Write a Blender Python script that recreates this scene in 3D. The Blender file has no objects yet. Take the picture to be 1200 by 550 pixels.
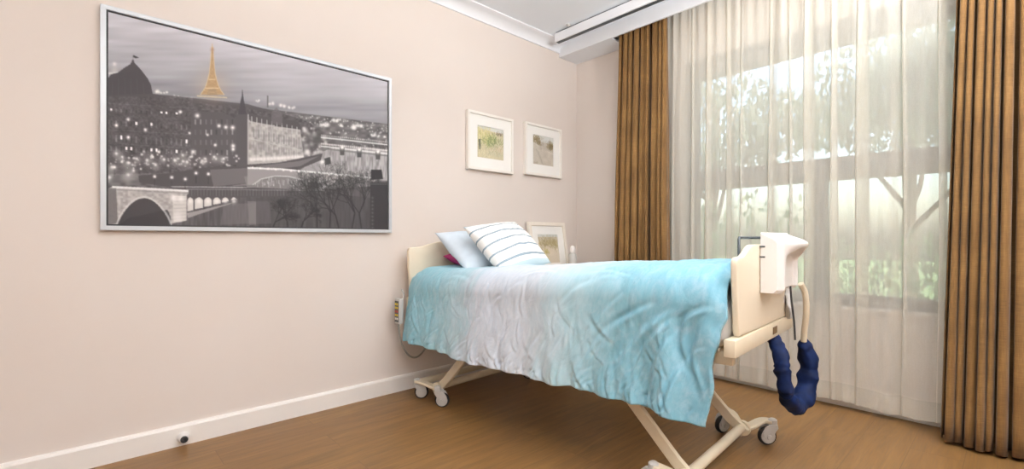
import bpy, bmesh, math, random
import numpy as np
from mathutils import Vector, Matrix, noise

random.seed(7)
SC = bpy.context.scene
COL = SC.collection
PI = math.pi

# ------------------------------------------------------------------ helpers
def lin(c):
    r = []
    for v in c[:3]:
        v = v / 255.0
        r.append(v / 12.92 if v <= 0.04045 else ((v + 0.055) / 1.055) ** 2.4)
    return (*r, 1.0)

class N:
    """small node-tree helper"""
    def __init__(self, name):
        self.m = bpy.data.materials.new(name)
        self.m.use_nodes = True
        self.t = self.m.node_tree
        self.t.nodes.clear()
        self.out = self.t.nodes.new('ShaderNodeOutputMaterial')
    def add(self, typ, **kw):
        n = self.t.nodes.new(typ)
        for k, v in kw.items():
            setattr(n, k, v)
        return n
    def link(self, a, b):
        self.t.links.new(a, b)
    def bsdf(self, color=(0.8, 0.8, 0.8, 1), rough=0.5, metal=0.0, spec=0.5, **kw):
        b = self.add('ShaderNodeBsdfPrincipled')
        b.inputs['Base Color'].default_value = color
        b.inputs['Roughness'].default_value = rough
        b.inputs['Metallic'].default_value = metal
        b.inputs['Specular IOR Level'].default_value = spec
        for k, v in kw.items():
            b.inputs[k].default_value = v
        return b
    def coords(self, which='Object', scale=(1, 1, 1), rot=(0, 0, 0)):
        tc = self.add('ShaderNodeTexCoord')
        mp = self.add('ShaderNodeMapping')
        mp.inputs['Scale'].default_value = scale
        mp.inputs['Rotation'].default_value = rot
        self.link(tc.outputs[which], mp.inputs['Vector'])
        return mp.outputs['Vector']
    def noise(self, vec, scale, detail=3, rough=0.5, dist=0.0):
        n = self.add('ShaderNodeTexNoise')
        n.inputs['Scale'].default_value = scale
        n.inputs['Detail'].default_value = detail
        n.inputs['Roughness'].default_value = rough
        n.inputs['Distortion'].default_value = dist
        self.link(vec, n.inputs['Vector'])
        return n
    def ramp(self, fac, stops, interp='LINEAR'):
        r = self.add('ShaderNodeValToRGB')
        cr = r.color_ramp
        cr.interpolation = interp
        while len(cr.elements) < len(stops):
            cr.elements.new(0.5)
        for e, (p, c) in zip(cr.elements, stops):
            e.position = p
            e.color = c
        self.link(fac, r.inputs['Fac'])
        return r.outputs['Color']
    def mix(self, fac, a, b, blend='MIX'):
        m = self.add('ShaderNodeMix', data_type='RGBA', blend_type=blend)
        for sock, v in ((m.inputs[0], fac), (m.inputs[6], a), (m.inputs[7], b)):
            if hasattr(v, 'is_output'):
                self.link(v, sock)
            else:
                sock.default_value = v
        return m.outputs[2]
    def math(self, op, a, b=0.0, c=0.0):
        m = self.add('ShaderNodeMath', operation=op)
        for s, v in zip(m.inputs, (a, b, c)):
            if hasattr(v, 'is_output'):
                self.link(v, s)
            else:
                s.default_value = v
        return m.outputs[0]
    def bump(self, h, strength=0.2, dist=0.01):
        b = self.add('ShaderNodeBump')
        b.inputs['Strength'].default_value = strength
        b.inputs['Distance'].default_value = dist
        self.link(h, b.inputs['Height'])
        return b.outputs['Normal']
    def done(self, shader):
        self.link(shader, self.out.inputs['Surface'])
        return self.m

def simple(name, rgb, rough=0.5, metal=0.0, spec=0.5, var=0.06, nscale=40, bump=0.0):
    n = N(name)
    b = n.bsdf(lin(rgb), rough, metal, spec)
    v = n.coords()
    t = n.noise(v, nscale, 3)
    c = lin(rgb)
    d = tuple(x * (1 - var) for x in c[:3]) + (1,)
    n.link(n.ramp(t.outputs['Fac'], [(0.3, d), (0.7, c)]), b.inputs['Base Color'])
    if bump:
        n.link(n.bump(t.outputs['Fac'], bump, 0.002), b.inputs['Normal'])
    return n.done(b.outputs[0])

def mesh_obj(name, verts, faces, mat, parent=None, smooth=True):
    me = bpy.data.meshes.new(name)
    me.from_pydata([tuple(v) for v in verts], [], faces)
    me.update()
    if smooth:
        me.polygons.foreach_set('use_smooth', [True] * len(me.polygons))
    return link(name, me, mat, parent)

def link(name, me, mat, parent=None):
    o = bpy.data.objects.new(name, me)
    COL.objects.link(o)
    if mat is not None:
        me.materials.append(mat)
    if parent is not None:
        o.parent = parent
    return o

def bm_obj(name, bm, mat, parent=None, smooth=True, angle=35):
    bmesh.ops.recalc_face_normals(bm, faces=bm.faces[:])
    me = bpy.data.meshes.new(name)
    bm.to_mesh(me)
    bm.free()
    if smooth:
        me.polygons.foreach_set('use_smooth', [True] * len(me.polygons))
        try:
            me.set_sharp_from_angle(angle=math.radians(angle))
        except Exception:
            pass
    return link(name, me, mat, parent)

def thing(name, label, cat, loc=(0, 0, 0), rz=0.0, group=None):
    o = bpy.data.objects.new(name, None)
    COL.objects.link(o)
    o.empty_display_size = 0.1
    o.location = loc
    o.rotation_euler = (0, 0, rz)
    return tag(o, label, cat, group)

def tag(o, label, cat, group=None, kind=None):
    o['label'] = label
    o['category'] = cat
    if group:
        o['group'] = group
    if kind:
        o['kind'] = kind
    return o

def structure(o, label, cat):
    o['kind'] = 'structure'
    o['label'] = label
    o['category'] = cat
    return o

def box(bm, x0, x1, y0, y1, z0, z1, bevel=0.0, seg=2, mat=None):
    r = bmesh.ops.create_cube(bm, size=1.0)
    vs = r['verts']
    for v in vs:
        v.co = Vector((x0 + (v.co.x + .5) * (x1 - x0), y0 + (v.co.y + .5) * (y1 - y0), z0 + (v.co.z + .5) * (z1 - z0)))
        if mat is not None:
            v.co = mat @ v.co
    if bevel > 0:
        es = list({e for v in vs for e in v.link_edges})
        bmesh.ops.bevel(bm, geom=es, offset=bevel, segments=seg, affect='EDGES', profile=0.5)

def frames(pts, up=None):
    """tangent / side / normal along a path"""
    res = []
    prev = None
    n = len(pts)
    for i in range(n):
        t = (pts[min(i + 1, n - 1)] - pts[max(i - 1, 0)]).normalized()
        if up is not None:
            s = t.cross(up).normalized()
        elif prev is None:
            a = Vector((0, 0, 1)) if abs(t.z) < 0.9 else Vector((1, 0, 0))
            s = t.cross(a).normalized()
        else:
            s = (prev - t * prev.dot(t)).normalized()
        prev = s
        res.append((t, s, s.cross(t)))
    return res

def tube(bm, pts, r, seg=12, up=None, cap=True):
    pts = [Vector(p) for p in pts]
    fr = frames(pts, up)
    rings = []
    for i, (p, (t, s, nn)) in enumerate(zip(pts, fr)):
        ri = r[i] if isinstance(r, (list, tuple)) else r
        rings.append([bm.verts.new(p + (s * math.cos(2 * PI * k / seg) + nn * math.sin(2 * PI * k / seg)) * ri) for k in range(seg)])
    for a, b in zip(rings, rings[1:]):
        for k in range(seg):
            bm.faces.new((a[k], a[(k + 1) % seg], b[(k + 1) % seg], b[k]))
    if cap:
        bm.faces.new(rings[0])
        bm.faces.new(list(reversed(rings[-1])))

def strip(bm, pts, w, h, up=Vector((1, 0, 0)), bevel=0.0):
    """rectangular bar swept along a path; w across, h in the plane of `up`-normal"""
    pts = [Vector(p) for p in pts]
    fr = frames(pts, up)
    rings = []
    b = min(w, h) * 0.25
    prof = [(-w / 2 + b, -h / 2), (w / 2 - b, -h / 2), (w / 2, -h / 2 + b), (w / 2, h / 2 - b), (w / 2 - b, h / 2), (-w / 2 + b, h / 2), (-w / 2, h / 2 - b), (-w / 2, -h / 2 + b)]
    for p, (t, s, nn) in zip(pts, fr):
        rings.append([bm.verts.new(p + nn * a + s * c) for a, c in prof])
    m = len(prof)
    for a, c in zip(rings, rings[1:]):
        for k in range(m):
            bm.faces.new((a[k], a[(k + 1) % m], c[(k + 1) % m], c[k]))
    bm.faces.new(rings[0])
    bm.faces.new(list(reversed(rings[-1])))

def lathe(bm, prof, seg=24, mat=None):
    rings = []
    for r, z in prof:
        if r < 1e-6:
            v = bm.verts.new(Vector((0, 0, z)))
            rings.append([v])
        else:
            rings.append([bm.verts.new(Vector((r * math.cos(2 * PI * k / seg), r * math.sin(2 * PI * k / seg), z))) for k in range(seg)])
    for a, b in zip(rings, rings[1:]):
        for k in range(seg):
            k2 = (k + 1) % seg
            if len(a) == 1 and len(b) == 1:
                continue
            if len(a) == 1:
                bm.faces.new((a[0], b[k], b[k2]))
            elif len(b) == 1:
                bm.faces.new((a[k], a[k2], b[0]))
            else:
                bm.faces.new((a[k], a[k2], b[k2], b[k]))
    if len(rings[0]) > 1:
        bm.faces.new(rings[0])
    if len(rings[-1]) > 1:
        bm.faces.new(list(reversed(rings[-1])))
    if mat is not None:
        for ring in rings:
            for v in ring:
                v.co = mat @ v.co

def prism(bm, outline, axis, a0, a1, bevel=0.0):
    """extrude a 2D outline along an axis: axis 'y' -> outline is (x,z); 'x' -> (y,z); 'z' -> (x,y)"""
    def P(u, v, a):
        return {'y': Vector((u, a, v)), 'x': Vector((a, u, v)), 'z': Vector((u, v, a))}[axis]
    A = [bm.verts.new(P(u, v, a0)) for u, v in outline]
    B = [bm.verts.new(P(u, v, a1)) for u, v in outline]
    n = len(outline)
    fs = [bm.faces.new(A), bm.faces.new(list(reversed(B)))]
    for i in range(n):
        fs.append(bm.faces.new((A[i], B[i], B[(i + 1) % n], A[(i + 1) % n])))
    if bevel > 0:
        bmesh.ops.recalc_face_normals(bm, faces=fs)
        es = [e for f in fs[:2] for e in f.edges]
        bmesh.ops.bevel(bm, geom=es, offset=bevel, segments=3, affect='EDGES', profile=0.5)

def spline(pts, n):
    """Catmull-Rom through points"""
    P = [Vector(p) for p in pts]
    P = [P[0] * 2 - P[1]] + P + [P[-1] * 2 - P[-2]]
    m = len(P) - 3
    out = []
    for k in range(n + 1):
        s = k / n * m
        i = min(int(s), m - 1)
        t = s - i
        a, b, c, d = P[i:i + 4]
        out.append(0.5 * ((2 * b) + (c - a) * t + (2 * a - 5 * b + 4 * c - d) * t * t + (3 * b - a - 3 * c + d) * t ** 3))
    return out

def fnoise(x, y, z=0.0):
    return noise.noise(Vector((x, y, z)))

def smooth(a, b, x):
    t = min(1.0, max(0.0, (x - a) / (b - a)))
    return t * t * (3 - 2 * t)

# ------------------------------------------------------------------ materials
def mat_wall():
    n = N('painted_plaster')
    b = n.bsdf(lin((231, 217, 206)), 0.75, spec=0.25)
    v = n.coords()
    t = n.noise(v, 1.3, 4)
    s = n.noise(v, 9.0, 5, 0.65)
    c1 = n.ramp(t.outputs['Fac'], [(0.3, lin((220, 210, 202))), (0.7, lin((224, 215, 208)))])
    sc = n.ramp(s.outputs['Fac'], [(0.66, (0, 0, 0, 1)), (0.78, (1, 1, 1, 1))])
    n.link(n.mix(n.math('MULTIPLY', sc, 0.18), c1, lin((218, 203, 192))), b.inputs['Base Color'])
    f = n.noise(v, 220, 2)
    n.link(n.bump(f.outputs['Fac'], 0.08, 0.002), b.inputs['Normal'])
    return n.done(b.outputs[0])

def mat_floor():
    n = N('oak_vinyl_planks')
    b = n.bsdf(rough=0.42, spec=0.4)
    tc = n.add('ShaderNodeTexCoord')
    br = n.add('ShaderNodeTexBrick')
    br.offset = 0.37
    br.inputs['Scale'].default_value = 1.0
    br.inputs['Brick Width'].default_value = 1.22
    br.inputs['Row Height'].default_value = 0.185
    br.inputs['Mortar Size'].default_value = 0.0016
    br.inputs['Mortar Smooth'].default_value = 0.2
    br.inputs['Color1'].default_value = (0.0, 0.0, 0.0, 1)
    br.inputs['Color2'].default_value = (1, 1, 1, 1)
    br.inputs['Mortar'].default_value = (0.5, 0.5, 0.5, 1)
    n.link(tc.outputs['Object'], br.inputs['Vector'])
    # grain, shifted per plank
    sep = n.add('ShaderNodeSeparateXYZ')
    n.link(tc.outputs['Object'], sep.inputs[0])
    com = n.add('ShaderNodeCombineXYZ')
    bw = n.add('ShaderNodeSeparateColor')
    n.link(br.outputs['Color'], bw.inputs[0])
    n.link(n.math('MULTIPLY_ADD', sep.outputs[0], 1.0, n.math('MULTIPLY', bw.outputs[0], 7.0)), com.inputs[0])
    n.link(n.math('MULTIPLY', sep.outputs[1], 9.0), com.inputs[1])
    g1 = n.noise(com.outputs[0], 2.2, 6, 0.6, 0.8)
    com2 = n.add('ShaderNodeCombineXYZ')
    n.link(n.math('MULTIPLY', sep.outputs[0], 3.0), com2.inputs[0])
    n.link(n.math('MULTIPLY', sep.outputs[1], 70.0), com2.inputs[1])
    g2 = n.noise(com2.outputs[0], 2.0, 4, 0.6)
    c = n.ramp(g1.outputs['Fac'], [(0.25, lin((92, 65, 35))), (0.5, lin((122, 89, 49))), (0.78, lin((148, 111, 64)))])
    c2 = n.mix(0.32, c, n.ramp(g2.outputs['Fac'], [(0.3, lin((72, 50, 26))), (0.7, lin((152, 115, 68)))]))
    c3 = n.mix(n.math('MULTIPLY', bw.outputs[0], 0.22), c2, lin((120, 86, 58)))
    c4 = n.mix(n.math('MULTIPLY', br.outputs['Fac'], 0.6), c3, lin((92, 66, 44)))
    n.link(c4, b.inputs['Base Color'])
    n.link(n.ramp(g2.outputs['Fac'], [(0.2, (0.36, 0.36, 0.36, 1)), (0.8, (0.5, 0.5, 0.5, 1))]), b.inputs['Roughness'])
    h = n.math('SUBTRACT', n.math('MULTIPLY', g2.outputs['Fac'], 0.25), br.outputs['Fac'])
    n.link(n.bump(h, 0.18, 0.002), b.inputs['Normal'])
    return n.done(b.outputs[0])

def mat_curtain():
    n = N('gold_brown_linen')
    b = n.bsdf(rough=0.7, spec=0.25)
    b.inputs['Sheen Weight'].default_value = 0.15
    v = n.coords(scale=(1, 1, 1))
    a = n.noise(n.coords(scale=(6, 6, 160)), 3.0, 3, 0.6)
    d = n.noise(n.coords(scale=(150, 150, 3)), 3.0, 3, 0.6)
    blot = n.noise(v, 5.0, 4)
    k = n.math('ADD', n.math('MULTIPLY', a.outputs['Fac'], 0.5), n.math('MULTIPLY', d.outputs['Fac'], 0.5))
    k = n.math('ADD', n.math('MULTIPLY', k, 0.65), n.math('MULTIPLY', blot.outputs['Fac'], 0.35))
    n.link(n.ramp(k, [(0.28, lin((80, 55, 26))), (0.5, lin((115, 83, 43))), (0.72, lin((148, 112, 63)))]), b.inputs['Base Color'])
    n.link(n.bump(k, 0.25, 0.003), b.inputs['Normal'])
    return n.done(b.outputs[0])

def mat_sheer(name, density):
    n = N(name)
    tr = n.add('ShaderNodeBsdfTransparent')
    tl = n.add('ShaderNodeBsdfTranslucent')
    df = n.add('ShaderNodeBsdfDiffuse')
    v = n.coords(scale=(40, 40, 4))
    t = n.noise(v, 4.0, 3)
    c = n.ramp(t.outputs['Fac'], [(0.3, lin((242, 237, 224))), (0.7, lin((246, 242, 232)))])
    n.link(c, tl.inputs['Color'])
    n.link(c, df.inputs['Color'])
    m1 = n.add('ShaderNodeMixShader')
    m1.inputs[0].default_value = 0.20
    n.link(df.outputs[0], m1.inputs[1])
    n.link(tl.outputs[0], m1.inputs[2])
    # a woven veil looks denser where the cloth turns edge-on
    lw = n.add('ShaderNodeLayerWeight')
    lw.inputs['Blend'].default_value = 0.35
    f = n.math('ADD', density, n.math('MULTIPLY', lw.outputs['Facing'], 0.75))
    wv = n.noise(n.coords(scale=(260, 260, 260)), 1.0, 2)
    f = n.math('MINIMUM', n.math('ADD', f, n.math('MULTIPLY', n.math('SUBTRACT', wv.outputs['Fac'], 0.5), 0.15)), 0.97)
    m2 = n.add('ShaderNodeMixShader')
    n.link(f, m2.inputs[0])
    n.link(tr.outputs[0], m2.inputs[1])
    n.link(m1.outputs[0], m2.inputs[2])
    return n.done(m2.outputs[0])

def mat_glass():
    n = N('window_glass')
    tr = n.add('ShaderNodeBsdfTransparent')
    tr.inputs['Color'].default_value = (0.94, 0.97, 0.96, 1)
    gl = n.add('ShaderNodeBsdfGlossy')
    gl.inputs['Roughness'].default_value = 0.02
    fr = n.add('ShaderNodeFresnel')
    fr.inputs['IOR'].default_value = 1.45
    v = n.noise(n.coords(), 3.0, 2)
    n.link(n.bump(v.outputs['Fac'], 0.02, 0.001), gl.inputs['Normal'])
    m = n.add('ShaderNodeMixShader')
    n.link(fr.outputs[0], m.inputs[0])
    n.link(tr.outputs[0], m.inputs[1])
    n.link(gl.outputs[0], m.inputs[2])
    return n.done(m.outputs[0])

def mat_duvet():
    n = N('ombre_cotton')
    b = n.bsdf(rough=0.85, spec=0.15)
    b.inputs['Sheen Weight'].default_value = 0.1
    at = n.add('ShaderNodeAttribute', attribute_name='drape')   # x: along the bed, y: across the cloth
    sep = n.add('ShaderNodeSeparateXYZ')
    n.link(at.outputs['Vector'], sep.inputs[0])
    L, S = sep.outputs[0], sep.outputs[1]
    com = n.add('ShaderNodeCombineXYZ')
    n.link(n.math('MULTIPLY', L, 9.0), com.inputs[0])
    n.link(n.math('MULTIPLY', S, 2.2), com.inputs[1])
    streak = n.noise(com.outputs[0], 1.6, 5, 0.65, 0.6)
    com2 = n.add('ShaderNodeCombineXYZ')
    n.link(n.math('MULTIPLY', L, 60.0), com2.inputs[0])
    n.link(n.math('MULTIPLY', S, 12.0), com2.inputs[1])
    fine = n.noise(com2.outputs[0], 1.0, 4, 0.7)
    k = n.math('ADD', L, n.math('MULTIPLY', n.math('SUBTRACT', streak.outputs['Fac'], 0.5), 0.42))
    k = n.math('ADD', k, n.math('MULTIPLY', n.math('SUBTRACT', fine.outputs['Fac'], 0.5), 0.10))
    k = n.math('DIVIDE', k, 2.0)
    c = n.ramp(k, [(0.0, lin((134, 178, 191))), (0.15, lin((142, 185, 197))), (0.26, lin((172, 200, 210))), (0.37, lin((208, 214, 227))),
                   (0.55, lin((210, 217, 228))), (0.67, lin((176, 206, 216))), (0.80, lin((130, 174, 187))), (1.0, lin((120, 164, 179)))])
    c = n.mix(0.45, c, n.ramp(fine.outputs['Fac'], [(0.3, lin((150, 190, 205))), (0.7, lin((235, 240, 245)))]), 'SOFT_LIGHT')
    com3 = n.add('ShaderNodeCombineXYZ')
    n.link(n.math('MULTIPLY', L, 11.0), com3.inputs[0])
    n.link(n.math('MULTIPLY', S, 7.0), com3.inputs[1])
    fleck = n.noise(com3.outputs[0], 2.0, 6, 0.72, 0.4)
    c = n.mix(n.ramp(fleck.outputs['Fac'], [(0.46, (0, 0, 0, 1)), (0.72, (0.30, 0.30, 0.30, 1))]), c, lin((206, 220, 228)))
    n.link(c, b.inputs['Base Color'])
    wv = n.noise(n.coords(scale=(300, 300, 300)), 1.0, 2)
    com4 = n.add('ShaderNodeCombineXYZ')
    n.link(n.math('MULTIPLY', L, 8.5), com4.inputs[0])
    n.link(n.math('MULTIPLY', S, 4.2), com4.inputs[1])
    crk = n.noise(com4.outputs[0], 1.0, 3, 0.55, 1.2)
    crinkle = n.math('MINIMUM', n.math('MULTIPLY', n.math('ABSOLUTE', n.math('SUBTRACT', crk.outputs['Fac'], 0.5)), 9.0), 1.0)
    h = n.math('ADD', n.math('MULTIPLY', fine.outputs['Fac'], 0.5), n.math('MULTIPLY', wv.outputs['Fac'], 0.15))
    h = n.math('ADD', h, n.math('MULTIPLY', crinkle, 0.35))
    n.link(n.bump(h, 0.36, 0.005), b.inputs['Normal'])
    return n.done(b.outputs[0])

def mat_stripe_cushion():
    n = N('striped_cotton')
    b = n.bsdf(rough=0.85, spec=0.15)
    at = n.add('ShaderNodeAttribute', attribute_name='face_uv')
    sep = n.add('ShaderNodeSeparateXYZ')
    n.link(at.outputs['Vector'], sep.inputs[0])
    v = sep.outputs[1]
    dots = n.noise(n.coords(scale=(180, 180, 180)), 1.0, 2)
    col = lin((243, 243, 240))
    acc = None
    for s, w in ((0.16, 0.016), (0.33, 0.014), (0.50, 0.014), (0.67, 0.014), (0.84, 0.014)):
        d = n.math('ABSOLUTE', n.math('SUBTRACT', v, s))
        f = n.math('LESS_THAN', d, w)
        acc = f if acc is None else n.math('MAXIMUM', acc, f)
    acc = n.math('MULTIPLY', acc, n.ramp(dots.outputs['Fac'], [(0.3, (0.75, 0.75, 0.75, 1)), (0.6, (1, 1, 1, 1))]))
    base = n.mix(acc, col, lin((128, 150, 164)))
    edge = n.math('MAXIMUM', n.math('LESS_THAN', v, 0.075), n.math('GREATER_THAN', v, 0.965))
    base = n.mix(n.math('MULTIPLY', edge, 0.75), base, lin((186, 213, 222)))
    n.link(base, b.inputs['Base Color'])
    n.link(n.bump(dots.outputs['Fac'], 0.3, 0.003), b.inputs['Normal'])
    return n.done(b.outputs[0])

def mat_print(name):
    n = N(name)
    b = n.bsdf(rough=0.55, spec=0.25)
    a = n.add('ShaderNodeAttribute', attribute_name='ink')
    n.link(a.outputs['Color'], b.inputs['Base Color'])
    return n.done(b.outputs[0])

def mat_leaf(name, rgb, rgb2):
    n = N(name)
    df = n.bsdf(rough=0.6, spec=0.3)
    t = n.noise(n.coords(), 2.5, 3)
    c = n.ramp(t.outputs['Fac'], [(0.3, lin(rgb)), (0.7, lin(rgb2))])
    n.link(c, df.inputs['Base Color'])
    tl = n.add('ShaderNodeBsdfTranslucent')
    n.link(c, tl.inputs['Color'])
    m = n.add('ShaderNodeMixShader')
    m.inputs[0].default_value = 0.45
    n.link(df.outputs[0], m.inputs[1])
    n.link(tl.outputs[0], m.inputs[2])
    return n.done(m.outputs[0])

def mat_emit(name, rgb, s):
    n = N(name)
    e = n.add('ShaderNodeEmission')
    e.inputs['Color'].default_value = lin(rgb)
    e.inputs['Strength'].default_value = s
    return n.done(e.outputs[0])

M = {}
M['wall'] = mat_wall()
M['floor'] = mat_floor()
M['ceiling'] = simple('ceiling_paint', (236, 241, 247), 0.8, spec=0.2, var=0.02, nscale=3)
M['trim'] = simple('white_gloss_paint', (240, 236, 231), 0.4, spec=0.4, var=0.03, nscale=5)
M['cornice'] = simple('white_cornice_paint', (238, 240, 244), 0.6, spec=0.3, var=0.02, nscale=5)
M['curtain'] = mat_curtain()
M['sheer'] = mat_sheer('white_voile', 0.55)
M['sheer_hem'] = mat_sheer('white_voile_hem', 0.45)
M['glass'] = mat_glass()
M['alu'] = simple('grey_window_frame', (66, 68, 68), 0.45, 0.2, var=0.05)
M['cream'] = simple('cream_laminate', (232, 219, 196), 0.35, spec=0.45, var=0.03, nscale=8)
M['cream_metal'] = simple('cream_powder_coat', (222, 209, 184), 0.4, spec=0.5, var=0.06, nscale=14)
M['white_plastic'] = simple('white_plastic', (236, 232, 229), 0.35, spec=0.45, var=0.02)
M['grey_plastic'] = simple('light_grey_plastic', (196, 194, 190), 0.45, var=0.05)
M['dark_plastic'] = simple('dark_grey_plastic', (74, 80, 84), 0.45, var=0.08)
M['black_rubber'] = simple('black_rubber', (34, 34, 36), 0.6, var=0.15)
M['cable'] = simple('grey_cable', (150, 148, 140), 0.5)
M['steel'] = simple('brushed_steel', (180, 178, 172), 0.3, 0.9, var=0.08)
M['navy'] = simple('navy_nylon', (12, 32, 74), 0.7, spec=0.2, var=0.55, nscale=30, bump=0.3)
M['sheet'] = simple('white_sheet', (238, 236, 232), 0.85, spec=0.15, var=0.03, nscale=20, bump=0.2)
M['pillow_blue'] = simple('pale_blue_cotton', (216, 229, 240), 0.85, spec=0.15, var=0.05, nscale=25, bump=0.25)
M['magenta'] = simple('magenta_cotton', (190, 70, 128), 0.85, spec=0.15, var=0.1, nscale=25)
M['frame_silver'] = simple('silver_aluminium', (196, 200, 204), 0.4, 0.35, var=0.03)
M['frame_white'] = simple('white_frame_lacquer', (242, 238, 231), 0.45, spec=0.4, var=0.02)
M['frame_pale'] = simple('pale_wood_frame', (238, 230, 218), 0.5, spec=0.35, var=0.05)
M['mat_board'] = simple('white_mount_board', (244, 243, 239), 0.85, spec=0.1, var=0.01)
M['ink_black'] = simple('black_edge', (24, 24, 26), 0.5, var=0.1)
M['duvet'] = mat_duvet()
M['stripe'] = mat_stripe_cushion()
M['print'] = mat_print('printed_paper')
M['brass_label'] = simple('brown_gold_label', (112, 84, 48), 0.4, 0.3, var=0.2, nscale=90)
M['yellow'] = simple('yellow_key', (214, 190, 60), 0.5)
M['red'] = simple('red_key', (176, 66, 54), 0.5)
M['white_key'] = simple('white_key', (222, 222, 218), 0.5)
M['cabinet'] = simple('beige_laminate', (200, 176, 146), 0.5, var=0.08, nscale=12)
M['leaf'] = mat_leaf('tree_leaves', (128, 140, 120), (176, 188, 164))
M['hedge'] = mat_leaf('hedge_leaves', (128, 146, 116), (174, 190, 156))
M['bark'] = simple('bark', (128, 112, 96), 0.9, var=0.3, nscale=20)
M['lawn'] = simple('lawn', (150, 176, 112), 0.9, var=0.25, nscale=8)
M['diffuser'] = mat_emit('lamp_diffuser', (255, 244, 228), 6.0)
M['render_wall'] = simple('cream_render', (214, 206, 192), 0.9, var=0.05)

# ------------------------------------------------------------------ room shell
CEIL = 2.72
XB, YF = -4.7, -3.9           # the walls behind the camera
def slab(name, x0, x1, y0, y1, z0, z1, mat, label, cat, bevel=0.0):
    bm = bmesh.new()
    box(bm, x0, x1, y0, y1, z0, z1, bevel)
    return structure(bm_obj(name, bm, mat, smooth=False), label, cat)

slab('floor', XB - .2, 0.25, YF - .2, 0.2, -0.12, 0.0, M['floor'], 'brown oak plank floor of the bedroom', 'floor')
slab('ceiling', XB - .2, 0.25, YF - .2, 0.2, CEIL, CEIL + .15, M['ceiling'], 'white flat ceiling', 'ceiling')
slab('wall_left', XB - .2, 0.25, 0.0, 0.2, 0, CEIL, M['wall'], 'pale pink beige wall carrying the pictures', 'wall')
slab('wall_back', XB - .2, XB, YF, 0.0, 0, CEIL, M['wall'], 'pale wall behind the camera', 'wall')
slab('wall_front', XB - .2, 0.25, YF - .2, YF, 0, CEIL, M['wall'], 'pale wall at the side of the camera', 'wall')
WY0, WY1, WZ0, WZ1 = -2.76, -1.03, 0.60, 2.33
bm = bmesh.new()
box(bm, 0, .25, WY1, 0.0, 0, CEIL)
box(bm, 0, .25, YF, WY0, 0, CEIL)
box(bm, 0, .25, WY0, WY1, 0, WZ0)
box(bm, 0, .25, WY0, WY1, WZ1, CEIL)
structure(bm_obj('wall_right', bm, M['wall'], smooth=False), 'pale pink beige wall with the window behind the curtains', 'wall')

# baseboards (profile with a sloped top edge)
def baseboard(name, axis, a0, a1, label):
    bm = bmesh.new()
    prof = [(0, 0), (-.016, 0), (-.016, .088), (-.011, .098), (0, .102)]
    prism(bm, prof, axis, a0, a1)
    return structure(bm_obj(name, bm, M['trim'], smooth=False), label, 'baseboard')
baseboard('baseboard_left', 'x', XB, -0.016, 'white skirting board along the picture wall')
baseboard('baseboard_right', 'y', YF, 0.0, 'white skirting board below the window')

# cornices
def cornice(name, axis, a0, a1, label):
    bm = bmesh.new()
    z = CEIL
    prof = [(0, z), (-.10, z), (-.10, z - .010), (-.088, z - .012)]
    for k in range(9):
        a = k / 8 * PI / 2
        prof.append((-.012 - .066 * (1 - math.sin(a)) , z - .016 - .050 * (1 - math.cos(a)) ))
    prof += [(-.012, z - .074), (0, z - .074)]
    prism(bm, prof, axis, a0, a1)
    return structure(bm_obj(name, bm, M['cornice'], smooth=True, angle=40), label, 'cornice')
cornice('trim_1', 'x', XB, 0.0, 'white plaster cornice along the top of the picture wall')
cornice('trim_2', 'y', YF, -0.0, 'white plaster cornice above the window inside the pelmet')

# pelmet board hiding the curtain tracks, with a thin soffit return
bm = bmesh.new()
box(bm, -.250, -.232, YF, -.004, 2.61, CEIL, .002)
box(bm, -.232, -.001, -.545, -.004, 2.612, 2.626)
structure(bm_obj('trim_3', bm, M['cornice'], smooth=False), 'white pelmet board above the curtains', 'pelmet')

# ------------------------------------------------------------------ window
win = bpy.data.objects.new('window_1', None)
COL.objects.link(win)
win.location = (0.1, (WY0 + WY1) / 2, WZ0)
structure(win, 'wide grey framed window behind the sheer curtain', 'window')
W0, W1 = WY0 - win.location.y, WY1 - win.location.y
H = WZ1 - WZ0
bm = bmesh.new()
box(bm, -.04, .04, W0, W0 + .08, 0, H, .004)
box(bm, -.04, .04, W1 - .08, W1, 0, H, .004)
box(bm, -.04, .04, W0, W1, 0, .06, .004)
box(bm, -.04, .04, W0, W1, H - .13, H, .004)
bm_obj('window_frame', bm, M['alu'], win, smooth=False)
bm = bmesh.new()
box(bm, -.045, .045, W0 + .08, W1 - .08, .765, .905, .004)
bm_obj('transom', bm, M['alu'], win, smooth=False)
bm = bmesh.new()
box(bm, -.035, .035, -.05, .03, .06, .765, .004)
bm_obj('mullion', bm, M['alu'], win, smooth=False)
for z0, z1, ya, yb in ((.905, H - .13, W0 + .08, W1 - .08), (.06, .765, W0 + .08, -.05), (.06, .765, .03, W1 - .08)):
    bm = bmesh.new()
    box(bm, -.004, .004, ya, yb, z0, z1)
    bm_obj('glass_pane', bm, M['glass'], win, smooth=False)
bm = bmesh.new()
box(bm, -.135, -.035, W0 - .05, W1 + .05, -.022, .0, .006)
bm_obj('window_sill', bm, M['trim'], win, smooth=True)

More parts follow.
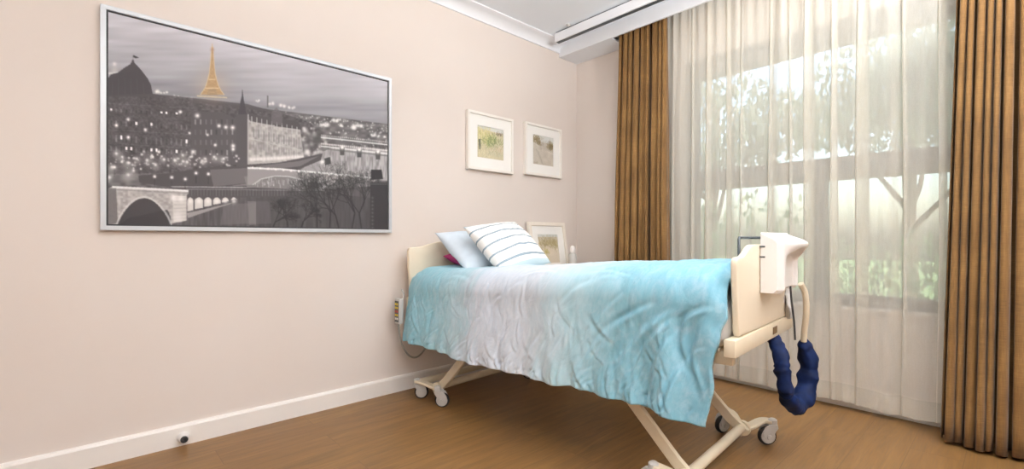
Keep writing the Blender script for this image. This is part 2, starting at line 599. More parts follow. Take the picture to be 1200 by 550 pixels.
# ------------------------------------------------------------------ curtains
def curtain_sheet(y0, y1, xb, amp, nfold, ztop, zbot, y0b, y1b, xbb, seed, nz=26, lap=0.45, per=26, ambot=1.3, irregular=0.45, edge=0.0):
    """folded cloth; returns grid of points. y0->y1 at the top, y0b->y1b at the bottom."""
    rnd = random.Random(seed)
    wid = [1 + irregular * (rnd.random() * 2 - 1) for _ in range(nfold)]
    ams = [0.55 + 0.6 * rnd.random() for _ in range(nfold + 1)]
    tot = sum(wid)
    cum = [0]
    for w in wid:
        cum.append(cum[-1] + w / tot)
    cols = nfold * per
    grid = []
    for j in range(nz + 1):
        v = j / nz                              # 0 top, 1 bottom
        row = []
        for i in range(cols + 1):
            f = i / per
            k = min(int(f), nfold - 1)
            t = f - k
            s = cum[k] + (cum[k + 1] - cum[k]) * t
            a = ams[k] * (1 - t) + ams[k + 1] * t
            ph = 2 * PI * f
            A = amp * a * (0.55 + (ambot - 0.55) * smooth(0, 0.55, v))
            wob = fnoise(f * 0.7, v * 2.2, seed) * amp * 0.5 * v
            y = (y0 + (y1 - y0) * s) * (1 - v) + (y0b + (y1b - y0b) * s) * v
            dy = abs((y1 - y0) / nfold)
            y += lap * dy * wid[k] * math.sin(2 * ph + 0.6 * math.sin(ph)) * 0.5 * (0.6 + 0.4 * v)
            x = xb * (1 - v) + xbb * v + A * math.sin(ph) + wob
            z = ztop + (zbot - ztop) * v
            if j == nz:
                z += 0.006 * math.sin(ph * 0.5 + seed) + .008 * fnoise(f * .9, 0, seed)
            row.append((x, y, z))
        grid.append(row)
    return grid

def grid_obj(name, grid, mat, parent=None, thick=0.0):
    R, C = len(grid), len(grid[0])
    vs = [p for row in grid for p in row]
    fs = [(j * C + i, j * C + i + 1, (j + 1) * C + i + 1, (j + 1) * C + i) for j in range(R - 1) for i in range(C - 1)]
    o = mesh_obj(name, vs, fs, mat, parent)
    if thick:
        m = o.modifiers.new('thickness', 'SOLIDIFY')
        m.thickness = thick
        m.offset = 0
    return o

g = curtain_sheet(-.585, -.995, -.168, .068, 10, 2.70, .02, -.56, -1.02, -.19, 3, lap=.75, irregular=.7, ambot=1.0)
o = grid_obj('curtain', g, M['curtain'], thick=.004)
tag(o, 'narrow gold brown linen curtain hanging in the corner beyond the bed', 'curtain', 'gold brown curtains')
g = curtain_sheet(-2.565, -3.25, -.172, .066, 18, 2.70, .018, -2.50, -3.3, -.225, 4, lap=.70, irregular=.45, ambot=1.1)
o = grid_obj('curtain', g, M['curtain'], thick=.004)
tag(o, 'long gold brown linen curtain on the window side nearest the pump box', 'curtain', 'gold brown curtains')

g = []
SZ_N = 30
rnd = random.Random(3)
FOLDS = []                                  # where the voile doubles back on itself: (place, width)
pos = .05
while pos < 1.98:
    FOLDS.append((pos, rnd.choice((.010, .014, .022, .030, .038, .050))))
    pos += rnd.uniform(.075, .20)
for j in range(SZ_N + 1):
    v = j / SZ_N
    row = []
    spread = .5 + .5 * smooth(0, .45, v)
    prev = 0.0
    pts = []                                # (distance along the track, step towards the room)
    for k, (p, wd) in enumerate(FOLDS + [(2.05, 0)]):
        drift = .020 * fnoise(k * 3.7, v * 1.1, 2.0) * v
        w_ = wd * (.75 + .5 * v + .5 * fnoise(k * 5.3, v * 1.6, 9.0))
        end = p + (drift if wd else 0)
        for i in range(18):
            t = i / 18
            pts.append((prev + (end + w_ / 2 - prev) * t, 0.0 + .020 * smooth(.0, .45, 1 - t) * (1 if k else 0)))
        if wd:
            for i in range(8):
                t = i / 8
                pts.append((end + w_ / 2 - w_ * t, .010 * smooth(0, 1, t)))
            prev = end - w_ / 2
    pts.append((2.05, 0.0))
    for q, st in pts:
        pin = .007 * math.sin(q * 95) * (1 - smooth(0, .35, v))      # fine gathers under the heading tape
        x = -.078 + (.030 * fnoise(q * 7.0, v * .6, 5.0) + .022 * fnoise(q * 17, v * .9, 8.0)) * spread + pin - st * spread
        z = 2.70 + (.045 - 2.70) * v + (.016 * fnoise(q * 3.2, 0, 3.0) + .005 * fnoise(q * 15, 0, 3.0)) * v * v
        row.append((x, -.955 - q + .006 * fnoise(q * 20, v * 2, 7.0), z))
    g.append(row)
sh = grid_obj('sheer_curtain', g, M['sheer'])
tag(sh, 'white translucent sheer curtain covering the window', 'sheer curtain')
# doubled hem: the lowest 0.1 m again, a hair in front
hz = []
for k in range(4):
    v = .045 + .105 * (1 - k / 3)
    f = (2.70 - v) / (2.70 - .045) * 30
    j = min(int(f), 29)
    t = f - j
    hz.append([(a[0] * (1 - t) + b[0] * t - .0015, a[1] * (1 - t) + b[1] * t, a[2] * (1 - t) + b[2] * t) for a, b in zip(g[j], g[j + 1])])
grid_obj('hem', hz, M['sheer_hem'], sh)

# ------------------------------------------------------------------ ceiling rail
rail = thing('ceiling_rail', 'long white boxed rail fixed to the ceiling in front of the pelmet', 'ceiling rail', (-.47, -.15, CEIL))
bm = bmesh.new()
box(bm, 0.0, .045, -3.4, 0.0, -.082, -.011, .003)
bm_obj('cover', bm, M['cornice'], rail, smooth=False)
bm = bmesh.new()
box(bm, .012, .037, -3.39, -.008, -.011, 0.0)
bm_obj('shadow_strip', bm, M['dark_plastic'], rail, smooth=False)  # dark colour stands in for the shadow line between rail and ceiling
bm = bmesh.new()
box(bm, .010, .042, -3.39, -.008, -.086, -.082)
bm_obj('slot', bm, M['dark_plastic'], rail, smooth=False)
bm = bmesh.new()
lathe(bm, [(0.0, 0), (.020, 0), (.020, -.006), (.013, -.014), (0, -.016)], 16, Matrix.Translation((-.024, -.17, 0)))
bm_obj('fixing_cap', bm, M['grey_plastic'], rail)

# ------------------------------------------------------------------ unseen ceiling lights, added to brighten the room
def added_ceiling_light(x, y, label, power, size):
    t = thing('added_ceiling_light', label, 'ceiling light', (x, y, CEIL), 0, 'added round ceiling lights')
    bm = bmesh.new()
    lathe(bm, [(0, 0), (.20, 0), (.205, -.02), (.195, -.03), (0, -.03)], 32)
    bm_obj('base', bm, M['white_plastic'], t)
    bm = bmesh.new()
    lathe(bm, [(.185, -.031), (.18, -.05), (.15, -.075), (.09, -.092), (0, -.098)], 32)
    bm_obj('diffuser', bm, M['diffuser'], t)
    ld = bpy.data.lights.new('added_ceiling_lamp', 'AREA')
    ld.shape = 'DISK'
    ld.size = size
    ld.energy = power
    ld.color = (1.0, 0.985, 0.97)
    lo = bpy.data.objects.new('lamp', ld)
    COL.objects.link(lo)
    lo.parent = t
    lo.location = (0, 0, -.115)
    return t
added_ceiling_light(-1.05, -1.35, 'added unseen round ceiling light over the middle of the bed', 10, .36)  # added to lift the far room corner
added_ceiling_light(-3.0, -2.78, 'added unseen round ceiling light right above the viewer', 20, .36)  # added to light the sheer curtain from the front

# unseen floor uplighters added behind the viewer to bounce fill light off the ceiling
def uplighter(x, y, label, power):
    t = thing('added_floor_lamp', label, 'floor lamp', (x, y, 0), 0, 'added uplighter floor lamps')
    bm = bmesh.new()
    lathe(bm, [(0, 0), (.14, 0), (.14, .012), (.03, .03), (0, .03)], 28)
    bm_obj('base', bm, M['steel'], t)
    bm = bmesh.new()
    tube(bm, [(0, 0, .02), (0, 0, 1.0), (0, 0, 1.66)], .012, 12)
    bm_obj('pole', bm, M['steel'], t)
    bm = bmesh.new()
    lathe(bm, [(0, 1.64), (.03, 1.64), (.12, 1.70), (.18, 1.79), (.176, 1.79), (.116, 1.706), (.02, 1.65), (0, 1.65)], 32)
    bm_obj('bowl_shade', bm, M['white_plastic'], t)
    ld = bpy.data.lights.new('added_uplight', 'AREA')
    ld.shape = 'DISK'
    ld.size = .24
    ld.energy = power
    ld.color = (0.98, 0.99, 1.0)
    lo = bpy.data.objects.new('lamp', ld)
    COL.objects.link(lo)
    lo.parent = t
    lo.location = (0, 0, 1.775)
    lo.rotation_euler = (PI, 0, 0)
uplighter(-4.35, -2.3, 'added unseen steel uplighter standing by the wall behind the viewer', 20)
uplighter(-1.75, -3.6, 'added unseen steel uplighter standing between the window corner and the side wall', 280)
uplighter(-3.2, -3.6, 'added unseen steel uplighter standing right behind the viewer', 24)

# ------------------------------------------------------------------ pictures
def fill_poly(img, pts, col, alpha=1.0):
    h, w, _ = img.shape
    xs = [p[0] for p in pts]
    ys = [p[1] for p in pts]
    x0, x1 = max(0, int(min(xs)) - 1), min(w, int(max(xs)) + 2)
    y0, y1 = max(0, int(min(ys)) - 1), min(h, int(max(ys)) + 2)
    if x1 <= x0 or y1 <= y0:
        return
    X, Y = np.meshgrid(np.arange(x0, x1) + .5, np.arange(y0, y1) + .5)
    ins = np.zeros(X.shape, bool)
    n = len(pts)
    for i in range(n):
        xa, ya = pts[i]
        xb, yb = pts[(i + 1) % n]
        if ya == yb:
            continue
        c = ((ya > Y) != (yb > Y)) & (X < (xb - xa) * (Y - ya) / (yb - ya) + xa)
        ins ^= c
    sub = img[y0:y1, x0:x1]
    a = ins[..., None] * alpha
    sub[:] = sub * (1 - a) + np.array(col, float) * a

def glow(img, x, y, r, col, k=1.0):
    h, w, _ = img.shape
    R = int(r * 3) + 1
    x0, x1, y0, y1 = max(0, int(x) - R), min(w, int(x) + R + 1), max(0, int(y) - R), min(h, int(y) + R + 1)
    if x1 <= x0 or y1 <= y0:
        return
    X, Y = np.meshgrid(np.arange(x0, x1), np.arange(y0, y1))
    a = (np.exp(-((X - x) ** 2 + (Y - y) ** 2) / (2 * r * r)) * k)[..., None]
    sub = img[y0:y1, x0:x1]
    sub[:] = sub * (1 - a) + np.array(col, float) * a

def line(img, x0, y0, x1, y1, wd, col, alpha=1.0):
    dx, dy = x1 - x0, y1 - y0
    L = math.hypot(dx, dy) or 1
    nx, ny = -dy / L * wd / 2, dx / L * wd / 2
    fill_poly(img, [(x0 + nx, y0 + ny), (x1 + nx, y1 + ny), (x1 - nx, y1 - ny), (x0 - nx, y0 - ny)], col, alpha)

def vnoise(h, w, cell_y, cell_x, rng):
    gh, gw = int(h / cell_y) + 3, int(w / cell_x) + 3
    g = rng.random((gh, gw))
    yy = np.arange(h) / cell_y
    xx = np.arange(w) / cell_x
    yi, xi = yy.astype(int), xx.astype(int)
    fy, fx = (yy - yi), (xx - xi)
    fy, fx = fy * fy * (3 - 2 * fy), fx * fx * (3 - 2 * fx)
    a = g[yi][:, xi] * (1 - fx) + g[yi][:, xi + 1] * fx
    b = g[yi + 1][:, xi] * (1 - fx) + g[yi + 1][:, xi + 1] * fx
    return a * (1 - fy)[:, None] + b * fy[:, None]

def city_art():
    """night view over a river: domed block, golden lattice tower, lit facade, stone bridges"""
    S = 4
    OX, OY, WW, HH = 120, 0, 344, 284
    rng = np.random.default_rng(5)
    rnd = random.Random(12)
    img = np.zeros((HH * S, WW * S, 3))
    T = lambda pts: [((x - OX) * S, (y - OY) * S) for x, y in pts]
    def poly(pts, g, a=1.0):
        fill_poly(img, T(pts), g if isinstance(g, tuple) else (g, g * .985, g * .99), a)
    def dot(x, y, r, g=245, k=1.0):
        glow(img, (x - OX) * S, (y - OY) * S, r * S, (g, g * .985, g * .98) if not isinstance(g, tuple) else g, k)
    def ln(x0, y0, x1, y1, w, g, a=1.0):
        line(img, (x0 - OX) * S, (y0 - OY) * S, (x1 - OX) * S, (y1 - OY) * S, w * S, g if isinstance(g, tuple) else (g, g, g), a)
    # sky: pale above, greyer to the horizon, long streaks of cloud
    yy = (np.arange(HH * S) / S)[:, None]
    xx = (np.arange(WW * S) / S + OX)[None, :]
    horizon = 104 + (xx - 124) * .125
    top = 8 + (xx - 118) * .256
    d = np.clip((yy - top) / (horizon - top), 0, 1)
    cl = vnoise(HH * S, WW * S, 7 * S, 70 * S, rng) * .6 + vnoise(HH * S, WW * S, 3 * S, 34 * S, rng) * .4
    base = 202 - 66 * d ** 1.1 + (cl - .5) * 40
    img[:] = np.stack([base * .99, base * .985, base * 1.02], -1)
    # distant city up to the horizon
    far = 92 + 26 * (vnoise(HH * S, WW * S, 3 * S, 6 * S, rng) - .5) * 2
    m = (yy > horizon)[..., None]
    img[:] = np.where(m, np.stack([far, far * .97, far * .98], -1), img)
    for _ in range(420):
        x = rnd.uniform(170, 456)
        y = 104 + (x - 124) * .125 + abs(rnd.gauss(0, 16)) + 1
        dot(x, y, rnd.uniform(.25, .8), rnd.uniform(150, 240), .8)
    for x, y, r in ((186, 107, 2.2), (192, 108, 1.6), (205, 113, 1.4), (300, 118, 1.4), (318, 121, 2), (330, 124, 2.4), (341, 126, 2), (394, 141, 2.6), (412, 149, 3), (420, 147, 2.6), (380, 147, 3), (436, 158, 1.8), (447, 160, 1.6), (402, 147, 1.8)):
        for k in range(4):
            dot(x + rnd.uniform(-4, 4), y + rnd.uniform(-1, 1), r * .5, 235, .8)
    # white dome far left
    dot(134, 75, 1.6, 225, .9)
    dot(134, 82, 3.2, 190, .7)
    ln(127, 86, 142, 85, 2.6, 205, .8)
    # dark mid-town mass
    poly([(124, 108), (180, 110), (236, 116), (290, 122), (355, 140), (380, 155), (378, 196), (124, 205)], (70, 66, 68), .88)
    tex = vnoise(HH * S, WW * S, 2 * S, 2.4 * S, rng)
    reg = ((yy > 112) & (yy < 205) & (xx < 380) & (yy > horizon + 3))[..., None]
    img[:] = np.where(reg, img + ((tex - .5) * 40)[..., None], img)
    # domed building
    dome = [(126, 112), (126, 92), (130, 87), (138, 85), (146, 79), (152, 75.5), (154, 73), (154.6, 70), (156.4, 70), (157, 73), (160, 76), (166, 83), (173, 92), (177, 100), (179, 112)]
    poly(dome, (64, 60, 63))
    ln(155.5, 65, 155.5, 72, .5, 40)
    poly([(156, 64.5), (160, 66), (163, 67.5), (159, 68), (156, 67)], 40)
    for k in range(6):
        ln(132 + k * 7, 96 - 6 * math.sin(k / 5 * PI), 131 + k * 7.6, 112, .5, 84, .5)
    poly([(126, 112), (180, 110), (226, 122), (226, 196), (126, 204)], (70, 66, 68))
    for y0, g in ((121, 92), (135, 80), (152, 96), (168, 88), (176, 84)):
        ln(126, y0, 226, y0 + 6, .7, g, .7)
    for k in range(17):
        x = 129 + k * 5.9
        for y0, hh in ((127, 4), (141, 6), (158, 8), (171, 6)):
            y = y0 + (x - 126) * .06
            poly([(x, y), (x + 2, y), (x + 2, y + hh), (x, y + hh)], rnd.choice((44, 50, 100, 108, 82)), .8)
            if rnd.random() < .16:
                poly([(x, y), (x + 2.2, y), (x + 2.2, y + hh * .6), (x, y + hh * .6)], 235)
    for x, y in ((150, 140), (150, 161), (186, 178), (211, 131), (136, 147), (170, 152)):
        dot(x, y, 1.4, 245)
    wt = vnoise(HH * S, WW * S, 1.5 * S, 1.8 * S, rng) * .6 + vnoise(HH * S, WW * S, 9 * S, 12 * S, rng) * .4
    reg = ((yy > 113) & (yy < 200) & (xx < 226) & (xx > 126))[..., None]
    img[:] = np.where(reg, img + ((wt - .42) * 46)[..., None], img)
    # golden tower
    G1, G2, G3 = (192, 166, 130), (166, 138, 102), (210, 188, 152)
    half = [(54.5, .8), (62, 1.3), (70, 1.9), (78, 2.6), (86, 3.6), (93, 5.0), (100, 7.2), (106, 10.2), (111, 14.0)]
    cx = 248.6
    dot(cx, 100, 12, (176, 160, 140), .55)
    poly([(cx - w, y) for y, w in half] + [(cx + w, y) for y, w in reversed(half)], G2)
    poly([(cx - 6.2, 111.5), (cx - 4.2, 104.5), (cx, 102), (cx + 4.2, 104.5), (cx + 6.2, 111.5)], (150, 128, 100))
    for (ya, wa), (yb, wb) in zip(half, half[1:]):
        ln(cx - wa, ya, cx - wb, yb, .8, G3, .9)
        ln(cx + wa, ya, cx + wb, yb, .8, G3, .9)
        ln(cx - wa, ya, cx + wb, yb, .4, G1, .8)
        ln(cx + wa, ya, cx - wb, yb, .4, G1, .8)
    ln(cx - 4, 93, cx + 4, 93, 1.2, G3)
    ln(cx - 8, 103.4, cx + 8, 103.4, 1.4, G3)
    ln(cx, 51, cx, 56, .9, (196, 168, 130))
    dot(cx, 58, 1.6, (150, 120, 104), .7)
    ln(231, 112.5, 266, 114.5, 1.4, (214, 196, 160), .7)
    # terrace of houses in the middle
    poly([(224, 130), (262, 132), (278, 140), (278, 192), (224, 196)], (76, 72, 74))
    for k in range(8):
        x = 228 + k * 6.2
        for y0 in (140, 152, 164, 176):
            poly([(x, y0), (x + 1.8, y0), (x + 1.8, y0 + 6), (x, y0 + 6)], rnd.choice((48, 92, 104, 150)), .8)
    for x, y, r in ((256.5, 147.5, 1.5), (264.5, 149, 1.6), (272.5, 149.5, 1.7), (231, 135.5, 1.8), (252, 170, 1.2), (273, 171, 1.6), (273, 175, 1.4), (283, 159, 1.0), (226, 178, 1.6), (222, 156, 1.0), (243, 158, 1.0)):
        dot(x, y, r, 240)
    # pointed tower and lit facade
    poly([(277, 134), (290.5, 134), (290.5, 200), (277, 200)], (74, 70, 72))
    poly([(279, 134), (280.5, 126), (283.2, 112), (284, 104), (284.8, 112), (287.5, 126), (289, 134)], (58, 55, 60))
    ln(291, 134, 291, 192, 1.6, 170, .9)
    poly([(290, 140), (318, 146), (352, 152), (356, 184), (340, 190), (290, 193)], (166, 162, 160))
    sh = vnoise(HH * S, WW * S, 3 * S, 3.2 * S, rng)
    reg = ((xx > 291) & (xx < 354) & (yy > 143 + (xx - 290) * .18) & (yy < 190))[..., None]
    img[:] = np.where(reg, img + ((sh - .6) * 60)[..., None], img)
    poly([(293, 133), (320, 140), (320, 147), (293, 142)], (70, 66, 68))
    poly([(322, 137), (350, 143), (353, 152), (322, 148)], (66, 62, 64))
    for k in range(10):
        x = 295 + k * 5.9
        y = 139 + k * 1.35
        ln(x, y - 2.5, x, y + 7, 1.0, 190, .8)
        ln(x + 5, y + 8, x + 5, 188, 1.0, 118, .45)
        ln(x - 1, y + 24, x + 6, y + 25, .8, 196, .5)
        poly([(x + 1.6, y + 12), (x + 3.2, y + 12), (x + 3.2, y + 22), (x + 1.6, y + 22)], 120, .8)
        poly([(x + 1.6, y + 27), (x + 3.2, y + 27), (x + 3.2, y + 35), (x + 1.6, y + 35)], 130, .7)
    poly([(318, 132), (324, 126), (331, 133), (331, 147), (318, 145)], (96, 92, 94), .7)
    ln(313.8, 112, 313.8, 126, 1.6, 92)
    for x in range(294, 356, 4):
        dot(x, 187 - (x - 294) * .05, 1.8, 242, .8)
    # street lights along the quay
    for _ in range(110):
        x = rnd.uniform(126, 284)
        y = 190 + rnd.gauss(0, 4.5) - (x - 126) * .02
        dot(x, y, rnd.uniform(.3, 1.1), rnd.uniform(170, 255), .85)
    for x, y, r in ((136, 180, 2.6), (143, 184, 2.2), (131, 196, 3), (150, 191, 3), (160, 186, 2.2), (172, 188, 2.6), (182, 193, 2.4), (192, 187, 2.4), (205, 188, 3.0), (214, 182, 2.2), (219, 190, 2.6), (240, 186, 2.2), (251, 184, 2.4), (262, 186, 2.2), (150, 205, 3), (128, 208, 3), (156, 200, 2.5)):
        dot(x, y, r * .45, 252, .95)
        dot(x + rnd.uniform(-2, 2), y + rnd.uniform(0, 3), r * 1.5, 190, .45)
    # right bank trees and lamps
    for _ in range(60):
        dot(rnd.uniform(355, 384), rnd.uniform(150, 190), rnd.uniform(.8, 2.4), rnd.choice((70, 84, 180, 210, 235)), .7)
    dot(370, 162, 5, 62, .8)
    # river, pale with reflections
    riv = [(352, 200), (378, 178), (392, 172), (456, 176), (456, 212), (440, 212), (352, 206)]
    poly(riv, (150, 147, 148))
    rn = vnoise(HH * S, WW * S, 6 * S, 1.4 * S, rng)
    reg = ((xx > 378) & (yy > 170) & (yy < 208))[..., None]
    img[:] = np.where(reg, img + ((rn - .5) * 60)[..., None], img)
    for y0, g in ((160, 215), (170.5, 225), (173, 110)):
        ln(376, y0 + 1, 456, y0 + 10, 1.6, g, .85)
    for k in range(34):
        x = 377 + k * 2.4
        dot(x, 168.5 + k * .24, .7, 250, .9)
        dot(x, 158.5 + k * .25, .6, 230, .7)
    for x, y in ((401, 178), (421, 180.5), (443, 183)):
        poly([(x - 3, y - 5), (x + 3, y - 5), (x + 2.4, y + 4), (x - 2.4, y + 4)], 70)
        dot(x, y - 5, 1.6, 250)
    poly([(380, 186), (387, 184), (388, 192), (381, 194)], 58)
    dot(377.5, 190, 1.8, 240)
    # near embankment, dark with a paler wall
    poly([(162, 206), (200, 203), (244, 196), (292, 195), (330, 190), (350, 186), (378, 180), (376, 188), (352, 198), (300, 214), (222, 224), (163, 214)], (70, 66, 68))
    poly([(246, 199), (292, 197), (298, 214), (250, 219)], (98, 94, 95))
    poly([(300, 195), (350, 189), (374, 183), (352, 195), (318, 199), (300, 199)], (104, 100, 101))
    ln(292, 196, 297, 214, 2.2, 200, .8)
    # lower river
    poly([(124, 222), (456, 214), (456, 272), (124, 268)], (76, 72, 74))
    dn = vnoise(HH * S, WW * S, 12 * S, 1.8 * S, rng)
    reg = ((yy > 222) & (yy < 272))[..., None]
    img[:] = np.where(reg, img + ((dn - .5) * 26)[..., None], img)
    for x, w, g in ((306, 10, 150), (334, 12, 190), (352, 6, 160), (320, 6, 175)):
        poly([(x - w, 208), (x + w, 208), (x + w * .8, 222), (x - w * .8, 222)], g, .75)
    poly([(262, 240), (300, 238), (302, 262), (258, 264)], (104, 100, 101), .6)
    poly([(290, 236), (316, 236), (318, 262), (292, 264)], (124, 120, 121), .6)
    for _ in range(26):
        x = rnd.uniform(300, 362)
        ln(x, rnd.uniform(205, 212), x + rnd.uniform(-1, 1), rnd.uniform(216, 224), .9, rnd.uniform(190, 235), .6)
    # pale long bridge: thin bright deck over two flat arches
    poly([(286, 207), (330, 203), (372, 206), (440, 212), (440, 218), (380, 222), (290, 222)], (118, 114, 115))
    for _ in range(60):
        x = rnd.uniform(298, 366)
        y = rnd.uniform(207, 216)
        ln(x, y, x + rnd.uniform(-.6, .6), y + rnd.uniform(2, 7), .8, rnd.uniform(150, 225), .5)
    deck = [(290, 197), (330, 198.5), (400, 205), (440, 209)]
    a1 = [(440, 213), (404, 209.5), (388, 210), (374, 214), (364, 217), (356, 211.5), (338, 207), (322, 206.5), (306, 210), (296, 217), (290, 217)]
    poly(deck + a1, (142, 138, 138))
    for (xa, ya), (xb, yb) in zip(deck, deck[1:]):
        ln(xa, ya, xb, yb, 2.2, 226, .95)
    for (xa, ya), (xb, yb) in zip(a1[2:9], a1[3:10]):
        ln(xa, ya, xb, yb, 1.2, 206, .7)
    poly([(360, 214), (372, 213), (374, 221), (361, 222)], 58)
    poly([(372, 221), (392, 211), (394, 213), (374, 224)], 180, .8)
    for x in range(296, 440, 9):
        dot(x, 196 + (x - 292) * .09, .8, 250, .9)
    ln(200, 219, 290, 220, 1.2, 205, .6)
    # iron bridge with lit arches behind the stone one
    poly([(218, 222), (300, 220), (378, 224), (378, 231), (300, 231), (219, 234)], (72, 68, 70))
    for k in range(44):
        x = 221 + k * 3.6
        ln(x, 222, x, 230, .6, 112, .7)
    ln(218, 222, 380, 223.5, .8, 130, .8)
    for k, w in enumerate((3.4, 4.8, 4.6, 4.4, 4.0, 3.4)):
        x = (223, 233, 243.5, 254, 264, 274)[k]
        y1 = 248 - k * 2.6
        poly([(x - w, y1), (x - w, 235), (x - w * .6, 232.5), (x, 231.4), (x + w * .6, 232.5), (x + w, 235), (x + w, y1 - 1.6)], (206, 202, 198))
        dot(x, 236, 2.0, 246, .7)
    poly([(219, 250), (246, 244), (280, 236), (246, 247), (220, 256)], (146, 142, 141))
    # stone bridge
    arch = [(137 + 63 * k / 24, 264 - 31.5 * math.sin(PI * k / 24) ** .75) for k in range(25)]
    poly([(126, 222), (132, 218.5), (221, 223), (221, 227), (219, 229), (219, 259), (202, 262), (200, 266), (126, 264)], (168, 163, 161))
    st = vnoise(HH * S, WW * S, 2.2 * S, 2.8 * S, rng)
    reg = ((xx > 126) & (xx < 221) & (yy > 222) & (yy < 262))[..., None]
    img[:] = np.where(reg, img + ((st - .5) * 44)[..., None], img)
    poly([(124, 222), (136, 220), (138, 262), (124, 264)], (96, 92, 92), .85)
    poly(arch + [(200, 266), (137, 266)], (62, 58, 60))
    poly([(137, 266), (150, 256), (196, 246), (200, 254), (200, 266)], (50, 47, 49), .8)
    for (xa, ya), (xb, yb) in zip(arch, arch[1:]):
        ln(xa, ya - 1.4, xb, yb - 1.4, 2.4, 214, .6)
    ln(131, 219.4, 220.5, 224, 2.4, 232, .9)
    ln(131, 222.4, 220, 227, .8, 120, .7)
    poly([(202, 229), (218, 230), (218, 259), (203, 261)], (210, 206, 202), .8)
    for k in range(7):
        ln(203, 232 + k * 4.2, 218, 232 + k * 4.0, .5, 150, .7)
    dot(203, 232, 3, 248, .8)
    dot(212, 233, 2.6, 248, .8)
    dot(208, 255, 4, 232, .6)
    # lamp posts
    for x, y in ((201, 208), (217, 210), (229.6, 203), (244, 204), (134, 196), (181, 207)):
        ln(x, y, x, y + 12, .7, 40, .9)
        dot(x, y, 1.3, 252)
    # bare trees in the right foreground
    def branch(x, y, a, L, w, dep):
        x2, y2 = x + math.cos(a) * L, y - math.sin(a) * L
        ln(x, y, x2, y2, w, 36, .85)
        if dep:
            for _ in range(3):
                branch(x2, y2, a + rnd.uniform(-.75, .75), L * rnd.uniform(.6, .85), w * .62, dep - 1)
    poly([(300, 232), (380, 226), (434, 232), (434, 270), (300, 270)], (62, 59, 61), .55)
    for bx, ba in ((318, 1.2), (338, 1.7), (352, 1.3), (372, 1.6), (386, 1.5), (398, 1.8), (412, 1.4), (424, 1.7)):
        branch(bx, 272, ba, rnd.uniform(17, 23) if bx > 360 else 12, 1.5, 6)
    poly([(434, 214), (456, 214), (456, 272), (434, 272)], (48, 46, 48))
    poly([(435, 199), (447.5, 199), (449, 210), (435, 211)], (38, 36, 38))
    ln(434, 216, 456, 216, .8, 90, .7)
    for k in range(9):
        dot(436.5, 232 + k * 4.4, 1.0, 96, .6)
    ln(126, 264.5, 200, 265.6, .7, 150, .6)
    # soft focus of the enlargement
    for ax in (0, 1):
        acc = np.zeros_like(img)
        for k, wt in ((-2, .12), (-1, .22), (0, .32), (1, .22), (2, .12)):
            acc += np.roll(img, k, axis=ax) * wt
        img = acc
    # rectify to the flat sheet: width 1.346, height 0.939
    f, A = 542.0, math.radians(47.3)
    n_, m_ = 1100, 780
    u = np.linspace(0, 1, n_)
    v = np.linspace(0, 1, m_)
    X = -2.595 - .673 + 1.346 * u + 3.343
    Yd = -.0235 + 2.739
    dep = X * math.cos(A) + Yd * math.sin(A)
    pu = 600 + f * (X * math.sin(A) - Yd * math.cos(A)) / dep
    Z = (1.065 + .939 * (1 - v)) - 1.0
    pv = 280 - f * Z[:, None] / dep[None, :]
    ix = np.clip(((pu - OX) * S).astype(int), 0, WW * S - 1)
    iy = np.clip(((pv - OY) * S).astype(int), 0, HH * S - 1)
    return np.clip(img[iy, ix[None, :].repeat(m_, 0)], 0, 255)

